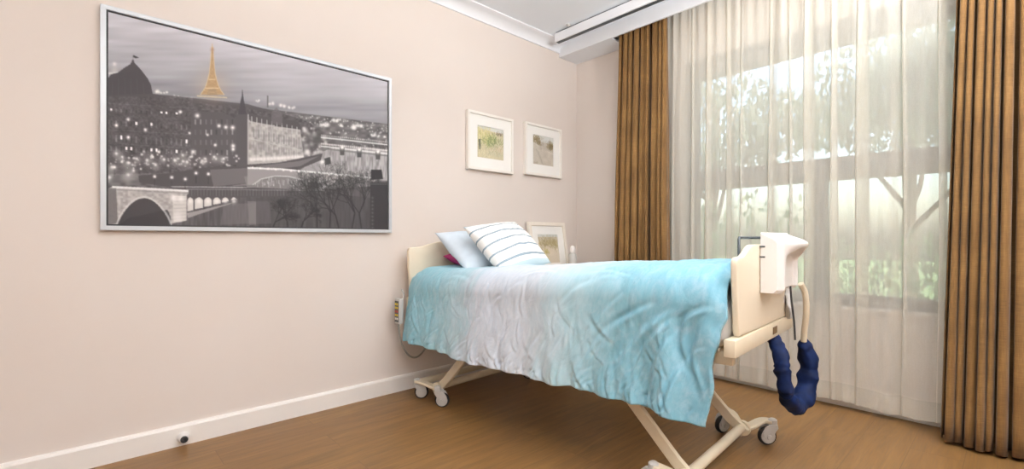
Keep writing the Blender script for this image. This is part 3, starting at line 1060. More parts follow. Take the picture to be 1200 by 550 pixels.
def dune_art(kind):
    """small dune prints: grass tufts over sand"""
    rng = np.random.default_rng(30 + kind)
    rnd = random.Random(40 + kind)
    S = 300
    img = np.zeros((S, S, 3))
    n1 = vnoise(S, S, 40, 60, rng)
    n2 = vnoise(S, S, 9, 14, rng)
    sand = np.array((196, 186, 168) if kind != 2 else (190, 182, 170), float)
    img[:] = sand + ((n1 - .5) * 30 + (n2 - .5) * 22)[..., None]
    sky = np.array((206, 208, 204), float)
    hz = int(S * (.13 if kind == 1 else .22 if kind == 2 else .10))
    img[:hz] = sky + ((n1[:hz] - .5) * 14)[..., None]
    def tuft(cx, cy, w, h, cols, k):
        for _ in range(k):
            x = cx + rnd.gauss(0, w)
            y = cy + rnd.gauss(0, h * .35)
            L = h * rnd.uniform(.3, .8)
            a = PI / 2 + rnd.gauss(0, .5)
            line(img, x, y, x + math.cos(a) * L, y - math.sin(a) * L, rnd.uniform(2, 5), rnd.choice(cols), .6)
    if kind == 1:
        fill_poly(img, [(0, 60), (0, 20), (70, 30), (150, 40), (300, 60), (300, 300), (0, 300)], (196, 188, 150), .6)
        tuft(90, 120, 60, 100, [(206, 196, 140), (188, 180, 120), (222, 214, 170)], 260)
        tuft(170, 160, 50, 90, [(126, 140, 92), (150, 160, 110), (98, 110, 76)], 200)
        tuft(240, 60, 30, 26, [(110, 100, 84), (136, 124, 104)], 70)
        tuft(240, 210, 50, 60, [(198, 180, 150), (220, 208, 184)], 120)
        fill_poly(img, [(18, 130), (42, 128), (46, 220), (24, 224)], (96, 100, 84), .85)
        tuft(60, 260, 60, 50, [(206, 196, 160), (222, 214, 184)], 120)
        tuft(200, 262, 70, 40, [(170, 168, 140), (200, 196, 168)], 80)
    elif kind == 2:
        tuft(50, 60, 34, 50, [(128, 112, 78), (150, 134, 96), (104, 92, 64)], 170)
        tuft(95, 88, 16, 30, [(128, 112, 78), (110, 98, 70)], 60)
        tuft(260, 105, 24, 60, [(120, 106, 72), (142, 126, 90), (100, 88, 62)], 170)
        tuft(200, 60, 60, 16, [(170, 166, 150), (186, 182, 168)], 60)
        fill_poly(img, [(0, 90), (60, 110), (140, 160), (210, 150), (300, 180), (300, 300), (0, 300)], (188, 180, 166), .5)
        for k in range(16):
            glow(img, 60 + k * 6 + rnd.uniform(-8, 8), 150 + k * 9, 7, (164, 156, 142), .6)
        tuft(40, 282, 30, 20, [(150, 140, 116)], 30)
    else:
        tuft(120, 110, 70, 80, [(150, 138, 98), (176, 164, 124), (128, 118, 84)], 240)
        tuft(250, 120, 40, 90, [(150, 138, 98), (170, 158, 122)], 140)
        fill_poly(img, [(60, 150), (130, 120), (220, 160), (300, 200), (300, 300), (30, 300)], (204, 192, 174), .75)
        tuft(110, 190, 18, 40, [(150, 140, 82), (172, 160, 100)], 90)
        tuft(70, 270, 40, 60, [(178, 166, 112), (196, 184, 134)], 140)
    return np.clip(img, 0, 255)


def s2l(a):
    a = np.clip(a / 255.0, 0, 1)
    return np.where(a <= 0.04045, a / 12.92, ((a + 0.055) / 1.055) ** 2.4)

def print_sheet(name, w, h, img, nx, ny, parent, y, z0=0.0):
    """flat print in the x-z plane: ink colours kept on a fine mesh"""
    H, W, _ = img.shape
    vs, cols = [], []
    lut = s2l(img)
    for j in range(ny + 1):
        for i in range(nx + 1):
            u, v = i / nx, j / ny
            vs.append((-w / 2 + w * u, y, z0 + h * (1 - v)))
    fs = [(j * (nx + 1) + i, (j + 1) * (nx + 1) + i, (j + 1) * (nx + 1) + i + 1, j * (nx + 1) + i + 1) for j in range(ny) for i in range(nx)]
    jj = np.minimum((np.arange(ny + 1) / ny * H).astype(int), H - 1)
    ii = np.minimum((np.arange(nx + 1) / nx * W).astype(int), W - 1)
    c = lut[jj][:, ii].reshape(-1, 3)
    me = bpy.data.meshes.new(name)
    me.from_pydata(vs, [], fs)
    at = me.color_attributes.new('ink', 'FLOAT_COLOR', 'POINT')
    at.data.foreach_set('color', np.concatenate([c, np.ones((len(c), 1))], 1).astype(np.float32).ravel())
    me.update()
    return link(name, me, M['print'], parent)

def picture_frame(bm, w, h, bar, y0, y1, bev=.002):
    """four mitred bars, outer size w x h, from z=0; front at y0, back at y1"""
    o = [(-w / 2, 0), (w / 2, 0), (w / 2, h), (-w / 2, h)]
    i = [(-w / 2 + bar, bar), (w / 2 - bar, bar), (w / 2 - bar, h - bar), (-w / 2 + bar, h - bar)]
    V = [[bm.verts.new((x, y, z)) for x, z in ring] for ring in (o, i) for y in (y0, y1)]
    of, ob, inf, inb = V
    for k in range(4):
        l = (k + 1) % 4
        bm.faces.new((of[k], of[l], inf[l], inf[k]))
        bm.faces.new((ob[k], inb[k], inb[l], ob[l]))
        bm.faces.new((of[k], ob[k], ob[l], of[l]))
        bm.faces.new((inf[k], inf[l], inb[l], inb[k]))
    bmesh.ops.recalc_face_normals(bm, faces=bm.faces[:])
    bmesh.ops.bevel(bm, geom=[e for e in bm.edges if all(abs(v.co.y - y0) < 1e-6 for v in e.verts)], offset=bev, segments=2, affect='EDGES')

# large city print
big = thing('framed_picture', 'large silver framed black and white night print of a river city with a golden tower', 'picture', (-2.595, -.003, 1.038))
BW, BH = 1.40, .993
bm = bmesh.new()
picture_frame(bm, BW, BH, .020, -.030, 0.0)
bm_obj('frame', bm, M['frame_silver'], big, smooth=False)
bm = bmesh.new()
box(bm, -BW / 2 + .018, BW / 2 - .018, -.019, -.002, .018, BH - .018)
bm_obj('backing_board', bm, M['ink_black'], big, smooth=False)
print_sheet('print', BW - .054, BH - .054, city_art(), 470, 330, big, -.0205, .027)

def small_picture(loc, w, h, pw, ph, pz, art, label, fmat, rot=(0, 0, 0), bar=.020):
    t = thing('framed_picture', label, 'picture', loc, 0, 'small framed dune prints')
    t.rotation_euler = rot
    bm = bmesh.new()
    picture_frame(bm, w, h, bar, -.032, 0.0)
    bm_obj('frame', bm, fmat, t, smooth=False)
    bm = bmesh.new()
    x0, x1 = -w / 2 + bar - .002, w / 2 - bar + .002
    zz0, zz1 = bar - .002, h - bar + .002
    a, b, c, d = -pw / 2, pw / 2, pz, pz + ph
    for q in ((x0, a, zz0, zz1), (b, x1, zz0, zz1), (a, b, zz0, c), (a, b, d, zz1)):
        box(bm, q[0], q[1], -.019, -.015, q[2], q[3])
    bm_obj('mount', bm, M['mat_board'], t, smooth=False)
    bm = bmesh.new()
    box(bm, x0, x1, -.013, -.002, zz0, zz1)
    bm_obj('backing_board', bm, M['mat_board'], t, smooth=False)
    print_sheet('print', pw + .008, ph + .008, art, 110, 110, t, -.0142, pz - .004)
    return t
small_picture((-1.056, -.003, 1.516), .455, .436, .262, .240, .098, dune_art(1), 'white framed dune grass print hung on the wall nearer the large picture', M['frame_white'])
small_picture((-.470, -.003, 1.532), .448, .432, .252, .248, .096, dune_art(2), 'white framed sand track print hung on the wall beside the room corner', M['frame_white'])

# ------------------------------------------------------------------ bed
BED = thing('hospital_bed', 'cream adjustable hospital bed on scissor legs with casters', 'bed', (-1.379, -1.072, 0), math.radians(3.7))
Rz = Matrix.Translation((-1.379, -1.072, 0)) @ Matrix.Rotation(math.radians(3.7), 4, 'Z')

def board_outline(hw, zb, zs, zt, run=.13):
    pts = [(-hw + .03, zb), (hw - .03, zb)]
    right = [(hw - .018, zb + .02), (hw - .008, zb + .14), (hw - .002, zb + .20), (hw, zs - .03)]
    for k in range(5):
        a = k / 4 * PI / 2
        right.append((hw - .022 + .022 * math.cos(a), zs - .022 + .022 * math.sin(a)))
    for k in range(1, 11):
        t = k / 10
        right.append((hw - .05 - run * t, zs + (zt - zs) * (t * t * (3 - 2 * t))))
    pts += right
    pts += [(-x, z) for x, z in reversed(right)]
    return pts
HB = .985
bm = bmesh.new()
prism(bm, board_outline(.385, .62, .945, .982, .22), 'y', HB - .012, HB + .014, .006)
bm_obj('headboard', bm, M['cream'], BED)
bm = bmesh.new()
prism(bm, board_outline(.370, .655, .935, .978), 'y', -HB - .013, -HB + .011, .006)
fb = bm_obj('footboard', bm, M['cream'], BED)
bm = bmesh.new()
box(bm, .235, .265, -HB - .0142, -HB - .0132, .715, .745)
bm_obj('sticker', bm, M['white_plastic'], fb, smooth=False)
# lower rails carrying the boards
bm = bmesh.new()
box(bm, -.405, .370, -HB - .018, -HB + .022, .590, .652, .005)
fr = bm_obj('foot_rail', bm, M['cream_metal'], BED)
bm = bmesh.new()
box(bm, .045, .105, -HB - .0200, -HB - .0175, .606, .636, .001)
lb = bm_obj('rating_label', bm, M['brass_label'], fr, smooth=False)
lb['label'] = 'small brown and gold label'
bm = bmesh.new()
box(bm, -.385, .385, HB - .030, HB + .022, .555, .625, .006)
bm_obj('head_rail', bm, M['cream_metal'], BED)
for s in (-1, 1):
    bm = bmesh.new()
    box(bm, s * .300 - .018, s * .300 + .018, -HB + .02, HB - .02, .540, .590, .006)
    bm_obj('side_rail', bm, M['cream_metal'], BED)
bm = bmesh.new()
for k in range(9):
    y = -.88 + k * .22
    box(bm, -.345, .345, y - .045, y + .045, .588, .602, .003)
bm_obj('slatted_deck', bm, M['cream_metal'], BED)
# mattress: rounded box with a soft top
def rounded_slab(hw, hl, z0, z1, r, nx, ny, puff, seed=0):
    bm = bmesh.new()
    box(bm, -hw, hw, -hl, hl, z0, z1, r, 5)
    bmesh.ops.subdivide_edges(bm, edges=[e for e in bm.edges if e.calc_length() > .2], cuts=8, use_grid_fill=True)
    for v in bm.verts:
        v.co.z += puff * fnoise(v.co.x * 4, v.co.y * 4, seed)
    return bm
mt = bm_obj('mattress', rounded_slab(.374, .964, .602, .775, .07, 8, 16, .006), M['sheet'], BED, angle=60)
mt['label'] = 'white sheeted mattress'

# scissor legs, base units and casters
def caster(parent, x, y, swivel):
    """twin fork caster; axle at radius .045"""
    mat = Matrix.Translation((x, y, 0)) @ Matrix.Rotation(swivel, 4, 'Z')
    bm = bmesh.new()
    lathe(bm, [(0, .128), (.012, .128), (.020, .122), (.021, .100), (.016, .096), (0, .096)], 16, mat)
    for s in (-1, 1):
        prof = [(-.014, .102), (.022, .104), (.044, .092), (.058, .068), (.056, .046), (.044, .034), (.024, .030), (.008, .044), (-.004, .070), (-.016, .086)]
        b2 = bmesh.new()
        prism(b2, prof, 'x', s * .019 - .003, s * .019 + .003, .001)
        me = bpy.data.meshes.new('tmp')
        b2.to_mesh(me)
        b2.free()
        me.transform(mat)
        bm.from_mesh(me)
        bpy.data.meshes.remove(me)
    box(bm, -.022, .022, -.012, .026, .094, .102, .002, 2, mat)
    c = bm_obj('caster', bm, M['grey_plastic'], parent)
    ax = mat @ Matrix.Translation((0, .028, .045)) @ Matrix.Rotation(PI / 2, 4, 'Y')
    bm = bmesh.new()
    lathe(bm, [(0, -.015), (.030, -.013), (.040, -.011), (.043, -.006), (.043, .006), (.040, .011), (.030, .013), (0, .015)], 24, ax)
    bm_obj('wheel', bm, M['black_rubber'], c)
    bm = bmesh.new()
    lathe(bm, [(0, -.0262), (.010, -.0262), (.012, -.022), (.012, .022), (.010, .0262), (0, .0262)], 16, ax)
    lathe(bm, [(.0, -.0165), (.032, -.0165), (.034, -.0145), (.034, .0145), (.032, .0165), (0, .0165)], 20, ax)
    bm_obj('hub', bm, M['grey_plastic'], c)

LEG = .305
for end, yp, casters in (('head', .755, (.885, .675)), ('foot', -.80, (-.905, -.690))):
    sgn = 1 if end == 'head' else -1
    for s in (-1, 1):
        # curved base bracket running between its two casters and dipping in to the pivot
        xo = s * .385 if end == 'head' else (.430 if s > 0 else -.375)
        bm = bmesh.new()
        xi = s * (LEG + .025)
        pts = spline([(xo, casters[0], .112), (xo - s * .012, casters[0] - sgn * .045, .108), (xi, yp, .082), (xo - s * .012, casters[1] + sgn * .03, .106), (xo, casters[1], .112)], 24)
        strip(bm, pts, .016, .050, Vector((0, 0, 1)))
        prof = []
        for k in range(20):
            a = 2 * PI * k / 20
            prof.append((yp + .036 * math.cos(a), .082 + .036 * math.sin(a)))
        prism(bm, prof, 'x', xi - .010, xi + .010, .002)
        br = bm_obj('base_bracket', bm, M['cream_metal'], BED)
        bm = bmesh.new()
        lathe(bm, [(0, -.017), (.014, -.017), (.017, -.012), (.017, .012), (.014, .017), (0, .017)], 16, Matrix.Translation((xi, yp, .075)) @ Matrix.Rotation(PI / 2, 4, 'Y'))
        bm_obj('pivot_bolt', bm, M['steel'], br)
        for cy in casters:
            caster(BED, xo, cy, math.radians({'head': 236 if cy > .8 else 226, 'foot': 38 if cy < -.8 else 60}[end] + s * 6))
        # leg: flat tapered bar from the pivot up to the underside of the frame
        bm = bmesh.new()
        top = (s * (LEG - .01), yp - sgn * .47, .545)
        strip(bm, [(s * LEG, yp + sgn * .02, .070), (s * LEG, yp - sgn * .05, .125), (s * LEG, yp - sgn * .25, .325), top], .020, .052, Vector((1, 0, 0)))
        bm_obj('leg', bm, M['cream_metal'], BED)
    bm = bmesh.new()
    tube(bm, [(-LEG - .012, yp + sgn * .0, .090), (LEG + .012, yp + sgn * .0, .090)], .021, 20)
    bm_obj('cross_tube', bm, M['cream_metal'], BED)
    bm = bmesh.new()
    if end == 'head':
        box(bm, -.385, .385, .870, .900, .080, .118, .006)
        bm_obj('base_bar', bm, M['cream_metal'], BED)
    else:
        bm.free()
# lift motor slung under the frame
bm = bmesh.new()
tube(bm, [(0, .10, .47), (0, -.42, .50)], .032, 16)
box(bm, -.05, .05, .06, .20, .42, .54, .012, 3)
bm_obj('lift_motor', bm, M['dark_plastic'], BED)
for y in (.285, -.33):
    bm = bmesh.new()
    tube(bm, [(-.318, y, .545), (.318, y, .545)], .016, 12)
    bm_obj('lift_axle', bm, M['cream_metal'], BED)

# ------------------------------------------------------------------ duvet
def duvet():
    nL, nS = 320, 290
    Lh, Lf = .972, -.962             # head / foot ends along the bed (local y)
    hw = .404
    r = .13
    hem_drop = .50
    top_len = 2 * (hw - r)
    arc = r * PI / 2
    half = (hw - r) + arc + hem_drop
    vs, at, nrm, yq = [], [], [], []
    for j in range(nL + 1):
        a = j / nL
        y = Lh + (Lf - Lh) * a
        zt = .815 + .078 * smooth(.15, .95, a)
        for i in range(nS + 1):
            s = (i / nS * 2 - 1) * half
            ss = abs(s)
            sg = -1 if s < 0 else 1
            hem = .345 + .010 * math.sin(a * 9 + 1) - .012 * smooth(.9, 1.0, a)
            hem = hem if sg < 0 else .63
            drop_len = zt - r - hem
            if ss < hw - r:
                x, z, nx, nz, side = ss, zt, 0, 1, 0.0
            elif ss < hw - r + arc:
                t = (ss - (hw - r)) / r
                x, z = hw - r + r * math.sin(t), zt - r + r * math.cos(t)
                nx, nz, side = math.sin(t), math.cos(t), 0.0
            else:
                d = (ss - (hw - r) - arc) / hem_drop
                side = d
                x = hw + .034 * d * d * (2.2 - 1.2 * d)
                z = zt - r - drop_len * d
                nx, nz = 1, 0
            # soft puffiness and crinkles, running down the cloth
            q = s * 1.0
            warp = .22 * fnoise(y * 2.0, q * 2.0, 3.1)
            big = fnoise(y * 2.6 + warp, q * 2.0, 7.7) * .016
            c1 = fnoise((y + warp * .5 + q * .12) * 9.0, q * 2.2, 1.3)
            c2 = fnoise((y - warp * .35 - q * .22) * 13.0, q * 1.5, 5.9)
            c4 = fnoise((y + warp * .45 + q * .30) * 22.0, q * 2.6, 2.2)
            c3 = fnoise((y + warp * .3) * 44.0, q * 15.0, 9.2)
            m1 = smooth(-.15, .45, fnoise(y * 3.0, q * 3.0, 21.0))
            m2 = smooth(-.20, .40, fnoise(y * 4.0, q * 3.5, 33.0))
            ridge = c1 * .006 - .0035 * math.exp(-(c2 / .10) ** 2) * m1 - .0025 * math.exp(-(c4 / .12) ** 2) * m2 + c3 * .0016 + c2 * .003
            amp = .75 + .5 * smooth(0, .35, side) if ss > hw - r + arc * .5 else .75
            # the foot corner hangs in long diagonal folds
            cor = smooth(.72, 1.0, a) * smooth(0, .3, side)
            fold = cor * .018 * math.sin((y * 26) + side * 3.0 + 1.0)
            puck = .010 * smooth(.6, 1.0, side) * math.sin(y * 46 + 3 * fnoise(y * 5, 0, 2))
            d = big + ridge * amp + fold + puck
            dome = .014 * math.cos(min(ss / hw, 1) * PI / 2)
            ends = smooth(0, .05, a) * smooth(0, .03, 1 - a)
            z += dome - .03 * (1 - ends) * (1 - side)
            endtuck = .012 * (1 - ends)
            px = (x + nx * d - endtuck * nx) * sg
            pz = z + nz * d
            if side > 0:
                pz += .012 * smooth(.5, 1, side) * fnoise(y * 6, sg * 3.0, 4.4)
            yy = y + .012 * fnoise(q * 5, a * 3, 8.8) + ((.026 * smooth(0, .15, side) + .028 * side) * smooth(.8, 1, a)) - .014 * smooth(.93, 1, a) * math.sin(PI * min(1, side * 2.2))
            vs.append((px, yy, pz))
            nrm.append((nx * sg, 0.0, nz))
            yq.append((y, q))
            at.append((a * 2.0 + .10 * fnoise(q * 3, 0, 1) + (.05 * side), q, 0.0))
    # crumples: short pulled creases, each with a soft lip on either side
    V, NR, Q = np.array(vs), np.array(nrm), np.array(yq)
    rnd = random.Random(19)
    edge_q = hw - r + arc
    creases = []
    for _ in range(70):                    # hanging side: mostly downwards, a little slanted
        y0, q0 = rnd.uniform(-.95, .95), -rnd.uniform(edge_q - .05, half - .1)
        L = rnd.uniform(.06, .28)
        ang = rnd.gauss(.12, .38)
        creases.append((y0, q0, y0 + L * math.sin(ang), q0 - L * math.cos(ang), rnd.uniform(.006, .013), rnd.uniform(.0015, .0055)))
    for _ in range(70):                     # gathers at the hem seam
        y0, L = rnd.uniform(-.95, .96), rnd.uniform(.03, .12)
        creases.append((y0 + rnd.gauss(0, .015), -half + L, y0, -half, rnd.uniform(.005, .010), rnd.uniform(.004, .009)))
    for _ in range(80):                     # top: soft random rumples
        y0, q0 = rnd.uniform(-.9, .9), rnd.uniform(-.4, .4)
        L, ang = rnd.uniform(.08, .3), rnd.uniform(0, PI)
        creases.append((y0, q0, y0 + L * math.sin(ang), q0 - L * math.cos(ang), rnd.uniform(.008, .018), rnd.uniform(.002, .005)))
    # long drag folds fanning out towards the foot corner
    for y0, d0, y1, d1, w, k in ((-.78, .02, -.52, .42, .020, .009), (-.80, .06, -.60, .44, .014, .008), (-.83, .10, -.70, .48, .015, .008), (-.70, .0, -.44, .30, .016, .008), (-.84, .02, -.88, .30, .013, .012),
                               (-.87, .22, -.80, .49, .014, .010), (-.90, .05, -.93, .40, .013, .009), (-.62, .05, -.38, .36, .014, .007), (.90, .02, .80, .40, .013, .008), (.62, .05, .70, .42, .016, .007), (.30, .10, .36, .45, .016, .008), (.05, .15, .12, .48, .014, .007), (-.15, .2, -.05, .5, .013, .007)):
        creases.append((y0, -(edge_q + d0), y1, -(edge_q + d1), w, k))
    D = np.zeros(len(V))
    for ya, qa, yb, qb, wd, dp in creases:
        dy, dq = yb - ya, qb - qa
        LL = dy * dy + dq * dq
        t = np.clip(((Q[:, 0] - ya) * dy + (Q[:, 1] - qa) * dq) / LL, 0, 1)
        bow = .10 * math.sqrt(LL) * np.sin(PI * t)
        dist = np.hypot(Q[:, 0] - ya - dy * t, Q[:, 1] - qa - dq * t)
        sgn = np.sign((Q[:, 0] - ya) * dq - (Q[:, 1] - qa) * dy)
        sd = dist * sgn + bow
        taper = np.minimum(1, np.minimum(t * 3 + .15, (1 - t) * 3 + .15))
        D += dp * taper * (np.exp(-((sd - 1.5 * wd) / wd) ** 2) * .8 - np.exp(-(sd / wd) ** 2))
    V += NR * D[:, None]
    vs = V.tolist()
    C = nS + 1
    fs = [(j * C + i, (j + 1) * C + i, (j + 1) * C + i + 1, j * C + i + 1) for j in range(nL) for i in range(nS)]
    o = mesh_obj('duvet', vs, fs, M['duvet'])
    ca = o.data.attributes.new('drape', 'FLOAT_VECTOR', 'POINT')
    ca.data.foreach_set('vector', np.array(at, np.float32).ravel())
    m = o.modifiers.new('thickness', 'SOLIDIFY')
    m.thickness = .018
    m.offset = -1
    o.matrix_world = Rz
    return tag(o, 'crumpled duvet fading from aqua to white and back, draped over the bed', 'duvet')
duvet()

# ------------------------------------------------------------------ pillows
def cushion(name, w, h, th, mat, matrix, label, cat, seed, pinch=.10, group=None):
    n = 44
    vs, uv, fs = [], [], []
    for side in (1, -1):
        for j in range(n + 1):
            for i in range(n + 1):
                u, v = i / n * 2 - 1, j / n * 2 - 1
                bulge = (max(0, 1 - u * u) ** .55) * (max(0, 1 - v * v) ** .55)
                # straight sides pull in between the corners
                x = u * w / 2 * (1 - pinch * (1 - v * v) * 0.5 * abs(u) ** 2) 
                y = v * h / 2 * (1 - pinch * (1 - u * u) * 0.5 * abs(v) ** 2)
                wr = fnoise(u * 2.4, v * 2.4, seed + side) * .016 + (1 - abs(fnoise(u * 5, v * 5, seed + 9)) * 2) * .005
                vs.append((x, y, side * (th / 2 * bulge + wr * bulge) ))
                uv.append((u * .5 + .5, v * .5 + .5, 0))
    C = n + 1
    off = C * C
    for j in range(n):
        for i in range(n):
            q = (j * C + i, j * C + i + 1, (j + 1) * C + i + 1, (j + 1) * C + i)
            fs.append(q)
            fs.append(tuple(off + k for k in reversed(q)))
    o = mesh_obj(name, vs, fs, mat)
    a = o.data.attributes.new('face_uv', 'FLOAT_VECTOR', 'POINT')
    a.data.foreach_set('vector', np.array(uv, np.float32).ravel())
    bm = bmesh.new()
    bm.from_mesh(o.data)
    bmesh.ops.remove_doubles(bm, verts=bm.verts[:], dist=1e-5)
    bm.to_mesh(o.data)
    bm.free()
    o.matrix_world = matrix
    tag(o, label, cat, group)
    return o
def pose(center, tilt, yaw=0.0, roll=0.0):
    """cushion standing with its face towards -Y: tilt from vertical (lying back)"""
    return Matrix.Translation(center) @ Matrix.Rotation(math.radians(yaw), 4, 'Z') @ Matrix.Rotation(math.radians(90 - tilt), 4, 'X') @ Matrix.Rotation(math.radians(roll), 4, 'Z')
cushion('pillow', .50, .42, .16, M['pillow_blue'], pose((-1.41, -.34, .918), 55, 2, 0), 'plain pale blue pillow leaning on the headboard behind the striped cushion', 'pillow', 2, .05)
cushion('striped_cushion', .50, .41, .18, M['stripe'], pose((-1.345, -.545, .955), 46, 2, 8), 'white cushion with thin grey blue stripes leaning on the pale blue pillow', 'cushion', 5, .08)
cushion('small_cushion', .34, .20, .10, M['magenta'], pose((-1.385, -.205, .865), 80, 2, 0), 'magenta cushion peeking out between headboard and pale blue pillow', 'cushion', 8, .06)

# ------------------------------------------------------------------ mattress pump hung on the footboard
PM = Rz @ Matrix.Translation((-.115, -HB - .016, .792))
pump = thing('air_mattress_pump', 'white plastic pump box hooked over the footboard', 'pump', PM.translation, math.radians(3.7))
PW, PH = .300, .232
def pump_depth(x, z):
    """how far the front stands out from the back; x 0..1, z 0..1"""
    base = .078
    # overhanging round brow along the top
    brow = .030 * math.exp(-((z - .80) / .15) ** 2) * smooth(0.03, .35, x) * (1 - .5 * smooth(.85, 1, x))
    # arch-shaped scoop below it
    ax = (x - .56) / .46
    arch = .72 - .16 * ax * ax
    inside = smooth(0.10, .22, x) * (1 - smooth(.90, .985, x)) * (1 - smooth(arch - .10, arch + .03, z))
    d = base + brow - .030 * inside
    # rounded edges
    e = min(x, 1 - x) * PW
    d -= .022 * (1 - smooth(0, .020, e))
    t = (1 - z) * PH
    d -= .055 * (1 - smooth(0, .050, t)) ** 2
    d -= .012 * (1 - smooth(0, .014, z * PH))
    return d
bm = bmesh.new()
nx_, nz_ = 72, 60
front = [[bm.verts.new((PW * i / nx_, -pump_depth(i / nx_, j / nz_), PH * j / nz_)) for i in range(nx_ + 1)] for j in range(nz_ + 1)]
back = [[bm.verts.new((PW * i / nx_, 0, PH * j / nz_)) for i in range(nx_ + 1)] for j in range(nz_ + 1)]
for j in range(nz_):
    for i in range(nx_):
        bm.faces.new((front[j][i], front[j][i + 1], front[j + 1][i + 1], front[j + 1][i]))
        bm.faces.new((back[j][i], back[j + 1][i], back[j + 1][i + 1], back[j][i + 1]))
for i in range(nx_):
    bm.faces.new((front[0][i], back[0][i], back[0][i + 1], front[0][i + 1]))
    bm.faces.new((front[nz_][i], front[nz_][i + 1], back[nz_][i + 1], back[nz_][i]))
for j in range(nz_):
    bm.faces.new((front[j][0], front[j + 1][0], back[j + 1][0], back[j][0]))
    bm.faces.new((front[j][nx_], back[j][nx_], back[j + 1][nx_], front[j + 1][nx_]))
bm_obj('casing', bm, M['white_plastic'], pump, angle=50)
for z in (.135, .175):
    bm = bmesh.new()
    box(bm, -.003, .008, -.016, .004, z, z + .006)
    bm_obj('hinge_pin', bm, M['dark_plastic'], pump, smooth=False)
bm = bmesh.new()
zt = .978 - .792
zb = .02
for y in (.004, .052):
    pts = [(-.085, y, zt - .05), (-.085, y, zt + .018), (-.079, y, zt + .026), (.22, y, zt + .026), (.226, y, zt + .018), (.226, y, zt - .05)]
    if y > .01:
        tube(bm, pts, .0055, 10)
for x in (.05, .19):
    tube(bm, [(x, .052, zt + .026), (x, .012, zt + .026), (x, .006, zt + .020), (x, .006, zt - .01)], .0055, 10)
bm_obj('hook_bracket', bm, M['dark_plastic'], pump)
bm = bmesh.new()
pts = spline([(.250, -.045, .010), (.252, -.050, -.06), (.262, -.056, -.14), (.262, -.060, -.215)], 20)
tube(bm, pts, .004, 8)
bm_obj('power_cord', bm, M['black_rubber'], pump)

# hoses in their navy sleeve
hose = thing('hose_sleeve', 'gathered navy fabric sleeve looping below the pump around its hoses', 'hose', (-1.05, -2.10, .24))
O = Vector((-1.05, -2.10, .24))
path = spline([Vector(p) - O for p in [(-1.160, -2.00, .62), (-1.175, -2.045, .57), (-1.215, -2.085, .49), (-1.225, -2.10, .42), (-1.195, -2.10, .345), (-1.13, -2.105, .285), (-1.05, -2.10, .276), (-.950, -2.10, .300), (-.905, -2.10, .370), (-.905, -2.10, .450), (-.950, -2.095, .545)]], 150)
bm = bmesh.new()
rr = []
for k in range(151):
    t = k / 150
    gath = (1 - smooth(.50, .68, t))
    r0 = .029 + .013 * smooth(.5, .7, t) * (1 - smooth(.88, 1.0, t)) 
    r0 += gath * .0025 * math.sin(k * .8 + 6.0 * fnoise(k * .09, 0, 0)) + .005 * fnoise(k * .13, 2.0, 1.0)
    r0 *= 1 - .62 * smooth(.965, 1.0, t)
    rr.append(r0)
tube(bm, path, rr, 18)
for v in bm.verts:
    c = v.co.copy()
    for fq, am in ((13, .012), (34, .005)):
        v.co += Vector((fnoise(c.x * fq, c.y * fq, c.z * fq), fnoise(c.x * fq + 5, c.y * fq, c.z * fq), fnoise(c.x * fq, c.y * fq + 9, c.z * fq))) * am
bm_obj('sleeve', bm, M['navy'], hose, angle=60)
bm = bmesh.new()
tube(bm, spline([Vector(p) - O for p in [(-1.03, -2.105, .802), (-1.005, -2.115, .76), (-.985, -2.115, .68), (-.960, -2.10, .58), (-.952, -2.096, .535)]], 20), .0125, 14)
ho = bm_obj('air_hose', bm, M['cream_metal'], hose)
ho['label'] = 'cream plastic hose'

# crumpled clear plastic strip tied at the footboard end
bm = bmesh.new()
sp = []
st = thing('plastic_strap', 'crumpled whitish plastic strap hanging at the footboard end under the pump', 'strap', (-1.0, -2.05, .80))
G = []
for j in range(25):
    v = j / 24
    row = []
    for i in range(9):
        u = i / 8 - .5
        row.append((.045 * u * (1 + .3 * math.sin(v * 5)) + .012 * math.sin(v * 7), -.012 - .018 * math.cos(u * 7 + v * 4) * .6 - .01 * fnoise(u * 4, v * 8, 3), .0 - .155 * v))
    G.append(row)
bm.free()
grid_obj('strap', [[(x - .045, y, z) for x, y, z in row] for row in G], M['grey_plastic'], st, thick=.003)

# ------------------------------------------------------------------ handset
hs = thing('bed_handset', 'grey bed remote handset hanging beside the headboard on its cable', 'remote', (-1.885, -.100, .462), math.radians(2))
bm = bmesh.new()
box(bm, -.012, .020, -.028, .028, 0, .160, .006, 3)
bm_obj('body', bm, M['grey_plastic'], hs)
bm = bmesh.new()
box(bm, -.0145, -.0115, -.022, .022, .012, .145, .001, 2)
bm_obj('keypad', bm, M['dark_plastic'], hs, smooth=False)
for k, (z, m) in enumerate(((.125, 'yellow'), (.102, 'yellow'), (.079, 'red'), (.056, 'yellow'), (.033, 'white_key'))):
    for y in (-.010, .010):
        bm = bmesh.new()
        box(bm, -.0170, -.0142, y - .007, y + .007, z - .007, z + .007, .001, 2)
        bm_obj('key', bm, M[m], hs, smooth=False)
bm = bmesh.new()
tube(bm, [(.012, 0, .135), (.030, 0, .150), (.038, 0, .185), (.030, .012, .215)], .005, 8)
bm_obj('hook', bm, M['grey_plastic'], hs)
bm = bmesh.new()
tube(bm, spline([(0, 0, .004), (.004, -.002, -.05), (.02, -.004, -.13), (.075, -.006, -.215), (.14, -.006, -.232), (.21, -.004, -.17), (.235, 0, -.06), (.24, 0, .07)], 40), .006, 8)
cb = bm_obj('cable', bm, M['cable'], hs)

